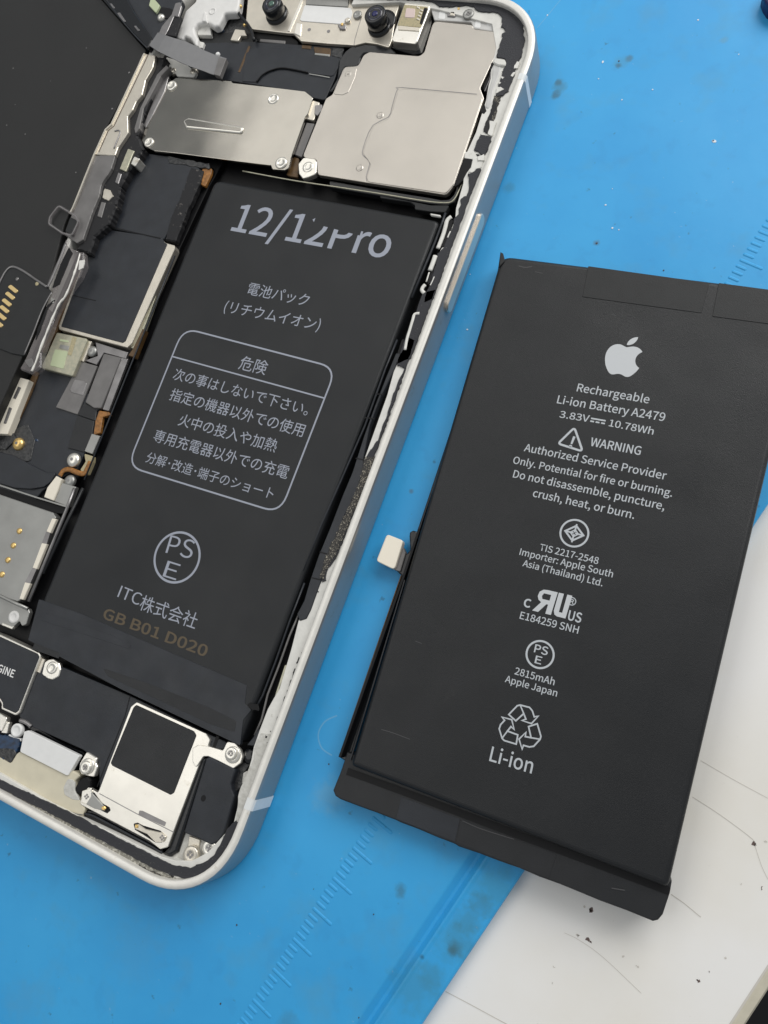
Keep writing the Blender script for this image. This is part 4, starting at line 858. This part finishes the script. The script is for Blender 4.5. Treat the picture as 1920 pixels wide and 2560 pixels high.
plate('grey_patch', 'C', [(620,1155),(700,1165),(718,1190),(685,1290),(590,1265),(580,1240)], 4.28, 4.1, 'gunmetal', ph, r=.2)
plate('grey_flex', 'C', [(860,940),(1005,975),(835,1395),(775,1392),(705,1345)], 4.6, 3.9, 'grey_film', ph, r=.3, bev=.15, steps=2)
plate('flex_side', 'C', [(1005,975),(1060,985),(900,1418),(850,1405)], 4.4, 3.9, 'gunmetal', ph, r=.1)
plate('flex_end', 'C', [(700,1345),(775,1390),(835,1395),(800,1420),(790,1500),(640,1450)], 4.2, 3.8, 'tape', ph, r=.1)
plate('tape_patch', 'C', [(640,1450),(780,1500),(760,1620),(700,1760),(560,1725)], 4.15, 3.8, 'tape', ph, r=.2)
plate('flex_strip', 'C', [(820,1415),(900,1425),(915,1450),(850,1470),(830,1600),(775,1615),(790,1500)], 4.2, 3.6, 'orange', ph, r=.2)
plate('white_pad', 'C', [(760,1605),(830,1625),(765,1775),(700,1750)], 4.3, 3.6, 'grey_metal', ph, r=.1)
tube('tray_rail', [(v.x, v.y, 4.8) for v in T('C', [(1450,130),(1280,560),(1060,1100),(900,1500),(700,1991)], 4.8)], .14, 'slate', ph)
tube('tray_rail', [(v.x, v.y, 4.6) for v in T('N', [(1150,1220),(900,1740),(600,2400)], 4.6)], .3, 'tape', ph)
tube('tray_rail', [(v.x, v.y, 4.8) for v in T('D', [(620,400),(560,560),(400,950),(240,1340)], 4.8)], .3, 'gunmetal', ph)
# cream shell at the left border
plate('connector_shell', 'C', [(-120,1240),(40,1180),(110,1125),(242,1160),(60,1612),(-160,1600)], 5.4, 4.0, 'cream_label', ph, r=.25, bev=.15, steps=2)
csh = ph.children[-1]
for pts in ([(150,1215),(175,1225),(130,1320),(108,1310)], [(75,1385),(100,1395),(50,1525),(28,1520)]): plate('slot', 'C', pts, 5.46, 5.2, 'gunmetal', csh, r=.1, bev=.01)
plate('grey_block', 'C', [(-60,920),(70,975),(-10,1190),(-120,1140)], 5.6, 4.2, 'grey_metal', ph, r=.2)
plate('dark_block', 'C', [(75,985),(95,995),(0,1260),(-30,1200)], 5.3, 4.2, 'black', ph, r=0)
plate('pink_metal_bar', 'C', [(90,985),(130,985),(150,1010),(30,1290),(-20,1330),(0,1230)], 5.8, 4.2, 'rim', ph, r=.3, bev=.15)
plate('dark_block', 'C', [(-20,1600),(60,1600),(100,1590),(130,1650),(40,1740),(-50,1720)], 4.4, 4.0, 'clutter', ph, r=.2)
screw('N', 262, 610, 4.1, 1.15, 'gold', 'dot', dome=True, h=.7)
plate('board_plate', 'N', [(380,330),(480,560),(420,840),(330,860),(180,780),(-60,700),(-60,560),(150,430)], 4.05, 3.6, 'clutter', ph, r=.4)
plate('blue_speck', 'N', [(478,530),(520,540),(525,575),(480,565)], 4.0, 3.7, 'blue_chip', ph, r=.1)
plate('black_sheet', 'N', [(-80,700),(200,770),(400,880),(640,1000),(780,1000),(700,1130),(600,1200),(420,1230),(200,1215),(-80,1130)], 4.3, 3.6, 'slate', ph, r=.5)
screw('N', 1020, 830, 4.4, 1.25, 'silver', 'dot', dome=True, h=.6)
screw('N', 968, 1120, 4.2, 1.05, 'grey_metal', 'dot', dome=True, h=.5)
tube('orange_flex', [(v.x, v.y, 4.35) for v in spline(T('N', [(830,1050),(880,980),(960,960),(1060,1000),(1160,1020),(1200,960),(1250,850)], 4.3), 5)], .45, 'orange', ph, 8, .4)
plate('flex_strip', 'N', [(1160,740),(1290,780),(1285,850),(1210,1030),(1130,1030),(1110,960),(1180,850)], 4.3, 3.6, 'pcb', ph, r=.2)
plate('cream_strip', 'N', [(775,1048),(848,1090),(790,1260),(735,1392),(605,1342),(650,1210)], 4.9, 4.0, 'cream_label', ph, r=.15, bev=.1)
plate('steel_plate', 'N', [(860,1140),(1050,1200),(950,1478),(745,1400),(800,1270)], 4.6, 3.8, 'grey_metal', ph, r=.15)
ribbon('steel_lip', T('N', [(-30,1170),(250,1262),(500,1345),(950,1482)], 4.9), .25, 4.9, 'grey_metal', ph, h=.8)
plate('gap_shadow', 'N', [(-60,1190),(130,1260),(600,1400),(950,1500),(900,1570),(720,1560),(-60,1300)], 4.0, 3.0, 'black', ph, r=0, bev=0)
# ---- card reader
plate('card_reader', 'D', [(-200,380),(0,452),(435,600),(462,640),(440,680),(310,990),(170,1325),(140,1340),(0,1290),(-280,1190)], 5.0, 3.4, 'grey_metal', ph, r=.2, bev=.1)
cr_ = ph.children[-1]; cr_['label'] = 'grey steel card reader with small gold contacts'
for x, y in ((160,755),(110,875),(65,995),(15,1115)):
    lathe('gold_contact', at('D', x, y, 5.05), 5.0, [(.55, -.05), (.5, .12), (.35, .2), (.15, .22)], 'gold', cr_, 16)
for pts in ([(430,650),(467,655),(415,772),(383,758)], [(345,855),(387,862),(302,1072),(268,1060)], [(205,1180),(250,1190),(190,1325),(158,1318)]):
    plate('reader_lip', 'D', pts, 5.15, 4.6, 'cream_label', cr_, r=.1)
for pts in ([(383,758),(415,772),(387,862),(345,855)], [(268,1060),(302,1072),(250,1190),(205,1180)]):
    plate('reader_gap', 'D', pts, 5.08, 4.6, 'gunmetal', cr_, r=0, bev=.02)
tube('reader_rod', [(v.x, v.y, 5.0) for v in T('D', [(-100,1245),(0,1292),(120,1350),(230,1400)], 5)], .3, 'grey_metal', ph)
plate('reader_foot', 'D', [(-80,1290),(0,1305),(130,1365),(235,1398),(245,1430),(215,1530),(180,1542),(160,1500),(100,1560),(40,1545),(-80,1500)], 4.4, 3.6, 'grey_metal', ph, r=.25)
lathe('mount_pad', at('D', 112, 1468, 4.5), 4.4, [(1.05, 0), (1.0, .15), (.6, .18), (.5, .1), (.2, .12)], 'white_plastic', ph)
plate('reader_foot', 'D', [(20,1515),(108,1550),(98,1570),(10,1535)], 4.6, 4.0, 'silver', ph, r=.1)
# ---- vibration motor at the left border with its printed name
plate('motor', 'O', [(-160,890),(0,950),(395,1135),(412,1165),(195,1735),(155,1765),(10,1700),(15,1650),(-10,1612),(-160,1560)], 5.0, 3.0, 'silver', ph, r=.4, bev=.15, steps=2)
mo = ph.children[-1]; mo['label'] = 'vibration motor in a black label with a bright metal edge'
plate('motor_label', 'O', [(-160,915),(0,972),(375,1142),(395,1172),(185,1715),(155,1742),(25,1685),(28,1640),(0,1595),(-160,1535)], 5.08, 4.9, 'slate', mo, r=.35, bev=.04)
text('printed_line', 'TAPTIC ENGINE', 'O', (-386,1176), (132,1384), 5.1, 'white_label', mo, None, weight=.03)
plate('metal_tab', 'O', [(415,1185),(452,1200),(400,1340),(365,1325)], 4.6, 3.8, 'cream_metal', ph, r=.1)
plate('metal_tab', 'O', [(448,1228),(490,1200),(540,1195),(592,1235),(608,1300),(590,1370),(525,1405),(480,1395),(418,1352)], 4.7, 4.0, 'silver', ph, r=.5, bev=.12)
lathe('mount_pad', at('O', 522, 1285, 4.75), 4.68, [(1.0, 0), (.95, .15), (.6, .18), (.5, .1), (.2, .12)], 'silver', ph)
# ---- loudspeaker block
plate('loudspeaker', 'E', [(262,130),(380,165),(770,330),(1240,560),(1345,605),(1330,640),(1200,700),(1000,1160),(930,1210),(590,905),(585,730),(560,700),(490,650),(140,492),(112,450),(210,210)], 4.5, 2.3, 'slate', ph, r=.4, bev=.15, steps=2)
ls = ph.children[-1]; ls['label'] = 'black loudspeaker block'
ribbon('housing_seam', T('E', [(770,330),(740,450),(640,700),(575,870)], 4.55), .14, 4.53, 'black', ls)
ribbon('housing_seam', T('E', [(1290,570),(1262,650)], 4.55), .5, 4.54, 'black', ls)
plate('speaker_cover', 'E', [(808,368),(1222,556),(1245,592),(1232,630),(1262,650),(1195,700),(1030,1130),(995,1228),(948,1240),(885,1190),(480,978),(472,960),(520,870),(545,885),(580,905),(650,722),(775,395)], 4.95, 4.2, 'silver', ph, r=.35, bev=.10, steps=2)
spc = ph.children[-1]; spc['label'] = 'bright steel speaker cover with a square black pad'
plate('black_pad', 'E', [(806,384),(1148,540),(1163,565),(1030,905),(1010,918),(665,745),(655,728),(790,400)], 5.03, 4.9, 'tape', spc, r=.3, bev=.03)
ribbon('cover_seam', T('E', [(588,910),(810,1030),(1030,1140)], 5.0), .12, 4.965, 'gunmetal', spc)
plate('cover_slot', 'E', [(825,1010),(845,1012),(985,1080),(975,1105),(820,1035)], 4.98, 4.8, 'gunmetal', spc, r=.15, bev=.01)
plate('cover_slot', 'E', [(540,900),(560,905),(600,965),(648,990),(655,1010),(635,1028),(600,1010),(520,975)], 4.98, 4.8, 'black', spc, r=.2, bev=.01)
plate('spring_contact', 'E', [(530,892),(552,915),(605,975),(628,998),(618,1012),(560,1000),(512,975),(508,950)], 5.25, 4.9, 'grey_metal', spc, r=.15, bev=.06)
plate('spring_tip', 'E', [(600,988),(616,984),(626,998),(616,1010),(600,1004)], 5.4, 5.1, 'gold', spc, r=.1)
plate('cover_slot', 'E', [(790,1088),(815,1082),(850,1100),(950,1130),(985,1165),(960,1200),(920,1200),(850,1155),(800,1125)], 4.98, 4.8, 'black', spc, r=.2, bev=.01)
plate('spring_contact', 'E', [(796,1092),(820,1092),(860,1120),(950,1140),(982,1165),(965,1198),(920,1200),(870,1150),(800,1120)], 5.25, 4.9, 'cream_metal', spc, r=.2, bev=.08)
plate('spring_tip', 'E', [(798,1092),(816,1096),(816,1114),(798,1114)], 5.4, 5.1, 'gold', spc, r=.1)
plate('contact_pad', 'E', [(485,895),(540,875),(540,930),(512,975),(478,960)], 5.3, 4.8, 'silver', spc, r=.15, bev=.08)
for x, y in ((512,928),(958,1172)):
    for k in range(4):
        q = at('E', x, y, 5.35); a = k * math.pi / 2 + .3
        flat('recess', circle(q + Vector((math.cos(a), math.sin(a))) * .26, .16, 8), 5.33 if x < 600 else 5.26, 'gunmetal', spc, .02 + .002 * k)
plate('metal_bridge', 'E', [(1140,640),(1175,620),(1240,632),(1320,655),(1345,602),(1392,612),(1425,650),(1438,690),(1425,730),(1382,762),(1290,715),(1235,690),(1205,690),(1160,760),(1140,720)], 5.12, 4.6, 'silver', ph, r=.4, bev=.1, steps=2)
washer('E', 1380, 680, 5.12, 1.2)
screw('E', 1374, 672, 5.2, .92, 'silver', 'penta')
plate('black_tube', 'E', [(1195,692),(1230,695),(1215,760),(1090,1140),(1050,1260),(1000,1290),(960,1260),(1000,1225),(1035,1130)], 4.8, 3.0, 'black_gloss', ph, r=.5, bev=.5, steps=4)
plate('black_module', 'E', [(1222,700),(1240,692),(1290,718),(1396,766),(1368,855),(1372,885),(1390,925),(1325,1150),(1295,1192),(1252,1216),(1170,1175),(1088,1142)], 5.2, 3.0, 'slate', ph, r=.4, bev=.2, steps=2)
bm_ = ph.children[-1]; bm_['label'] = 'black corner module with one small round hole'
flat('round_hole', circle(at('E', 1205, 938, 5.2), .45, 20, .85), 5.2, 'black', bm_, .02)
plate('corner_floor', 'E', [(1000,1270),(1100,1130),(1250,1200),(1330,1180),(1390,1060),(1360,1220),(1290,1300),(1140,1345),(1000,1325),(940,1290)], 4.2, 2.6, 'ledge_dirty', ph, r=.4)
plate('metal_tab', 'E', [(1120,1160),(1185,1182),(1175,1250),(1110,1240)], 4.5, 4.0, 'cream_metal', ph, r=.1)
screw('E', 1136, 1270, 4.9, 1.2, 'cream_metal', 'penta')
screw('E', 1246, 1232, 4.6, 1.15, 'silver', 'cross')
plate('edge_clutter', 'E', [(1395,770),(1420,700),(1450,660),(1500,650),(1495,720),(1450,780),(1440,860),(1400,900),(1370,870),(1390,830)], 4.0, 2.6, 'clutter', ph, r=.3)
lathe('rubber_plug', at('E', 1472, 690, 4.6), 4.0, [(1.15, -1), (1.15, .2), (.9, .5), (.4, .6)], 'black_gloss', ph, 20)
plate('edge_tab', 'E', [(1440,790),(1470,770),(1460,830),(1430,860)], 4.6, 3.4, 'ledge_dirty', ph, r=.2)
plate('black_rail', 'E', [(480,1050),(505,1000),(560,1010),(700,1080),(900,1185),(960,1240),(960,1290),(900,1270),(740,1190)], 4.3, 3.0, 'black_gloss', ph, r=.2, bev=.2)
tube('rail_line', [(v.x, v.y, 4.6) for v in spline(T('E', [(500,1030),(560,1045),(740,1140),(900,1225),(960,1262)], 4.6), 3)], .16, 'slate', ph)
# ---- charging port
plate('port_body', 'P', [(-150,560),(30,690),(130,740),(190,640),(230,610),(800,890),(830,850),(860,838),(930,870),(950,900),(880,960),(890,1100),(940,1180),(1010,1290),(960,1400),(800,1330),(640,1245),(350,1095),(100,965),(0,905),(-200,800)], 4.9, 2.4, 'cream_plastic', ph, r=.5, bev=.25, steps=3)
pob = ph.children[-1]; pob['label'] = 'cream plastic charging port block'
plate('steel_plate', 'P', [(285,375),(330,362),(930,655),(935,670),(805,893),(785,893),(243,618),(238,600)], 5.2, 4.4, 'white_label', pob, r=.15, bev=.06)
plate('port_dent', 'P', [(800,930),(880,950),(885,1080),(930,1160),(940,1190),(860,1180),(760,1120),(750,1040)], 4.96, 4.6, 'ledge_dirty', pob, r=.6, bev=.05)
plate('socket_cavity', 'P', [(-60,400),(60,420),(230,470),(225,540),(190,620),(130,740),(40,700),(-60,640)], 4.95, 3.0, 'blue_chip', ph, r=.2, jag=(.08, .5))
plate('socket_cavity', 'P', [(-40,560),(60,570),(170,580),(190,630),(130,745),(30,690),(-40,660)], 5.0, 3.0, 'clutter', ph, r=.2, jag=(.1, .5))
plate('metal_tab', 'P', [(60,255),(110,265),(80,400),(10,390)], 4.7, 4.0, 'silver', ph, r=.2)
plate('metal_tab', 'P', [(-80,140),(0,160),(80,210),(70,260),(20,370),(-80,350)], 4.9, 4.0, 'silver', ph, r=.3)
lathe('mount_pad', at('P', 190, 360, 4.9), 4.7, [(1.05, -.5), (1.05, .1), (.98, .2), (.7, .2), (.62, .12), (.2, .14)], 'white_label', ph)
plate('metal_tab', 'P', [(100,400),(170,440),(240,460),(245,490),(220,500),(95,450)], 4.75, 4.0, 'white_label', ph, r=.2)
plate('metal_tab', 'P', [(1022,620),(1040,622),(1148,690),(1135,750),(1155,790),(1112,912),(1060,905),(960,880),(935,820),(945,750)], 4.9, 4.0, 'silver', ph, r=.3, bev=.1)
washer('P', 1040, 785, 4.9, 1.2)
screw('P', 1026, 800, 5.0, 1.0, 'silver', 'cross')
plate('black_wad', 'P', [(940,930),(1040,905),(1075,960),(1060,1040),(960,1130),(900,1110),(880,1050)], 4.9, 3.0, 'black', ph, r=.4, jag=(.06, .4), bev=.3, steps=2)
ribbon('port_lip', spline(T('P', [(100,950),(350,1085),(640,1225),(760,1290),(900,1350),(980,1360)], 5.0), 4), .16, 5.0, 'gunmetal', ph)
plate('rear_strip', 'P', [(235,235),(300,250),(560,400),(760,520),(1000,620),(960,680),(880,620),(640,500),(380,360),(290,330)], 3.8, 2.6, 'black_gloss', ph, r=.3)
tube('flex_curl', [(v.x, v.y, 4.5) for v in spline(T('P', [(240,240),(290,255),(340,285),(370,315)], 4.5), 4)], .35, 'gunmetal', ph)

# ================================================================== DISPLAY ASSEMBLY (left)
dz = 7.0
dp = thing('display_assembly', 'black back of the phone screen folded open at left, with gold contact pads', 'phone screen', (*(at('X', 60, 400, 0) * .1), 0))
plate('display_back', 'X', [(-420,-260),(120,-160),(253,-4),(300,50),(366,125),(355,150),(262,325),(232,388),(173,532),(160,562),(120,718),(60,880),(-20,1060),(-300,1500),(-900,1300)], dz, 4.0, 'display_back', dp, r=.5, bev=.2, steps=2)
# metal edge strip with its slot
plate('edge_strip', 'A', [(848,312),(862,318),(920,328),(905,400),(862,475),(842,560),(808,600),(785,650),(755,690),(758,785),(735,820),(700,870),(680,922),(600,918),(560,915),(555,905),(620,765),(655,738)], 7.05, 5.9, 'cream_metal', dp, r=.25, bev=.1, jag=(.03, .8))
es = dp.children[-1]; es['label'] = 'scuffed cream metal edge strip'
ribbon('edge_bead', T('A', [(856,316),(660,735),(625,768),(560,910),(430,1235),(412,1265)], 7.2), .34, 7.25, 'cream_metal', dp, h=.4)
ribbon('edge_groove', T('A', [(878,322),(675,745),(640,775),(585,900)], 7.1), .14, 7.09, 'copper', es)
tube('edge_slot', [(v.x, v.y, 7.1) for v in spline(T('A', [(675,880),(700,820),(712,785),(700,772),(680,778)], 7.1), 4)], .14, 'gunmetal', es)
plate('edge_film', 'A', [(562,920),(680,922),(660,1000),(600,1090),(590,1150),(545,1260),(490,1420),(455,1440),(385,1395),(420,1280),(440,1230)], 6.95, 6.0, 'grey_film', dp, r=.2, jag=(.05, .6))
ribbon('edge_groove', T('A', [(548,960),(470,1150),(420,1260)], 7.3), .12, 7.28, 'gunmetal', dp)
# clear plastic tab and film edge
tb = rounded(T('A', [(352,1222),(455,1285),(468,1320),(430,1400),(375,1385),(295,1330),(300,1290)], 7.5), .7, 5)
ribbon('clear_tab', tb, .42, 7.75, 'clear_film', dp, closed=True, h=.4)
ribbon('tab_highlight', tb, .16, 7.78, 'gunmetal', dp, closed=True)
plate('tab_shadow', 'A', [(415,1285),(465,1310),(430,1398),(385,1370)], 7.3, 7.0, 'tape_dark', dp, r=.2)
ribbon('edge_bead', T('X', [(168,600),(150,645),(118,718)], 7.4), .5, 7.4, 'clear_film', dp, h=.4)
plate('clear_edge', 'C', [(520,30),(640,90),(690,100),(700,200),(660,300),(540,470),(475,580),(340,940),(335,1060),(260,1110),(160,1070),(230,930),(320,720),(400,520),(440,400)], 7.5, 6.3, 'clear_film', dp, r=.3, jag=(.07, .8), bev=.25)
ce = dp.children[-1]; ce['label'] = 'crumpled clear plastic film edge'
tube('film_crease', [(v.x, v.y, 7.55) for v in spline(T('C', [(665,115),(640,210),(600,330),(545,465),(500,520),(468,580),(400,740),(330,920),(300,1010),(265,1090)], 7.5), 4)], [.12 + .14 * random.random() for _ in range(37)], 'rim', ce)
tube('film_crease', [(v.x, v.y, 7.5) for v in spline(T('C', [(545,30),(500,150),(430,320),(395,390)], 7.5), 4)], .3, 'gunmetal', ce, 8, .5)
tube('film_crease', [(v.x, v.y, 7.5) for v in spline(T('C', [(430,430),(350,580),(280,760),(200,950)], 7.5), 4)], .16, 'gunmetal', ce, 8, .5)
for pts, m_ in (([(600,110),(560,200),(490,370),(430,400),(500,200),(570,60)], 'black'), ([(470,480),(400,560),(330,760),(290,850),(310,740),(390,540)], 'black'), ([(655,170),(700,165),(690,230),(650,250)], 'ledge'), ([(420,470),(450,490),(440,530),(425,520)], 'grey_metal'), ([(200,1000),(260,980),(280,1040),(240,1060)], 'grey_film')):
    plate('film_patch', 'C', pts, 7.58, 7.4, m_, ce, r=.15, jag=(.05, .5), bev=.03)
# flex panel with gold pads
fp = T('C', [(-260,560),(0,290),(60,235),(130,222),(395,395),(420,420),(200,960),(90,940),(-260,800)], 7.25)
prism('flex_panel', rounded(fp, [0, 1.2, .6, .8, .3, .3, .3, .3, 0], 5), 7.25, 6.9, 'tape_dark', dp, .08)
fpl = dp.children[-1]; fpl['label'] = 'dark flex panel with a row of gold pads'
tube('panel_outline', [(v.x, v.y, 7.32) for v in spline(T('C', [(-60,470),(0,345),(40,270),(80,228),(125,225),(200,262),(300,330),(390,390)], 7.3), 5)], .22, 'gunmetal', fpl, 8, .5)
for x, y in ((105,405),(80,461),(52,517),(32,573),(8,632),(-18,690)):
    plate('gold_pad', 'C', [(x-44,y-16),(x-18,y-38),(x+46,y+14),(x+22,y+38)], 7.42, 7.2, 'pad', fpl, r=.55, bev=.06, seg=6)
lathe('pad_dot', at('C', 140, 322, 7.3), 7.25, [(.36, 0), (.34, .06), (.15, .08)], 'gunmetal', fpl, 14)
lathe('pad_dot', at('C', 305, 362, 7.3), 7.25, [(.4, 0), (.36, .06), (.15, .08)], 'pcb', fpl, 14)
# corner bezel and earpiece flex above it
plate('corner_bezel', 'A', [(560,-60),(720,-70),(790,60),(905,235),(875,292),(800,215),(680,80)], 7.9, 5.5, 'black_gloss', dp, r=.4, bev=.35, steps=3)
cbz = dp.children[-1]
for pts in ([(690,75),(710,72),(745,125),(728,132)], [(790,152),(805,150),(828,178),(815,184)], [(640,20),(660,18),(680,45),(665,52)]): plate('bezel_clip', 'A', pts, 8.05, 7.8, 'gunmetal', cbz, r=.15)
tube('bezel_line', [(v.x, v.y, 8.0) for v in spline(T('A', [(610,-30),(690,80),(790,200),(872,285)], 8.0), 4)], .13, 'slate', cbz)
plate('earpiece_panel', 'J', [(150,-120),(820,-120),(850,20),(780,180),(700,330),(680,370),(600,470),(560,440),(420,240),(200,20)], 7.2, 6.0, 'slate', dp, r=.4)
ep = dp.children[-1]
plate('dark_socket', 'J', [(610,100),(640,70),(720,80),(800,120),(740,200),(660,190)], 7.35, 7.1, 'black', ep, r=.4)
plate('dark_fold', 'J', [(780,170),(850,180),(820,260),(780,380),(680,360),(720,260)], 7.3, 6.8, 'residue', ep, r=.2)
plate('grey_ribbon', 'J', [(780,30),(830,20),(845,60),(810,180),(770,160),(700,320),(670,370),(600,360),(640,270),(740,150)], 7.5, 7.1, 'gunmetal', ep, r=.3)
plate('lime_sticker', 'J', [(525,-20),(550,-25),(616,50),(600,90),(575,130),(505,55)], 7.7, 7.1, 'lime', ep, r=.15)
lathe('silver_bead', at('J', 628, 175, 7.6), 7.3, [(.75, -.2), (.75, .2), (.5, .5), (.2, .6)], 'silver', ep, 18)
# grey ribbon cable bridging screen and phone, arched
rc_ = thing('ribbon_cable', 'flat grey ribbon cable arching from the folded screen to the top of the phone board', 'cable', (*(at('J', 900, 500, 6) * .1), .6))
La = [(510,470),(600,530),(700,580),(820,640),(940,690),(1060,730),(1150,765),(1240,790)]; Lb = [(600,335),(680,365),(770,395),(880,425),(1000,480),(1100,530),(1200,570),(1312,605)]
zz = [7.9, 8.0, 7.9, 7.6, 7.2, 6.7, 6.2, 5.7]
top = []; 
for (ax, ay), (bx, by), z_ in zip(La, Lb, zz):
    a_, b_ = at('J', ax, ay, z_), at('J', bx, by, z_); top.append((a_.x, a_.y, z_)); top.append((b_.x, b_.y, z_))
vs = top + [(x, y, z_ - .15) for x, y, z_ in top]; n = len(top); fs = []
for i in range(0, n - 2, 2): fs += [(i, i + 2, i + 3, i + 1), (n + i, n + i + 1, n + i + 3, n + i + 2), (i, n + i, n + i + 2, i + 2), (i + 1, i + 3, n + i + 3, n + i + 1)]
fs += [(0, 1, n + 1, n), (n - 2, 2 * n - 2, 2 * n - 1, n - 1)]
mat('ribbon', (.19, .19, .195), .36, var=.04)
mesh('ribbon', vs, fs, 'ribbon', rc_)
p = [at('J', *q, 6.1) for q in ((1195,580),(1235,595),(1190,770),(1150,755))]
plate('stiffener', 'J', [(1230,590),(1308,608),(1240,788),(1180,770)], 6.15, 5.2, 'grey_film', rc_, r=.1, bev=.04)
lathe('solder_bead', at('J', 1215, 553, 6.2), 5.9, [(.42, -.1), (.4, .2), (.2, .35)], 'white_label', rc_, 12)
# dust on the screen's back
for c, x, y, r in (('A',765,430,.28),('A',665,645,.3),('A',150,795,.22),('A',78,405,.2),('A',512,285,.2),('A',40,742,.18),('A',450,1022,.2),('A',90,620,.14),('A',300,480,.12)):
    r *= .6; prism('speck', jagged(circle(at(c, x, y, dz), r, 7), r * .25, 9), dz + .06, dz, 'gunmetal', dp, .02)
print('objects', len(bpy.data.objects), 'tris', sum(len(p.vertices) - 2 for m in bpy.data.meshes for p in m.polygons))
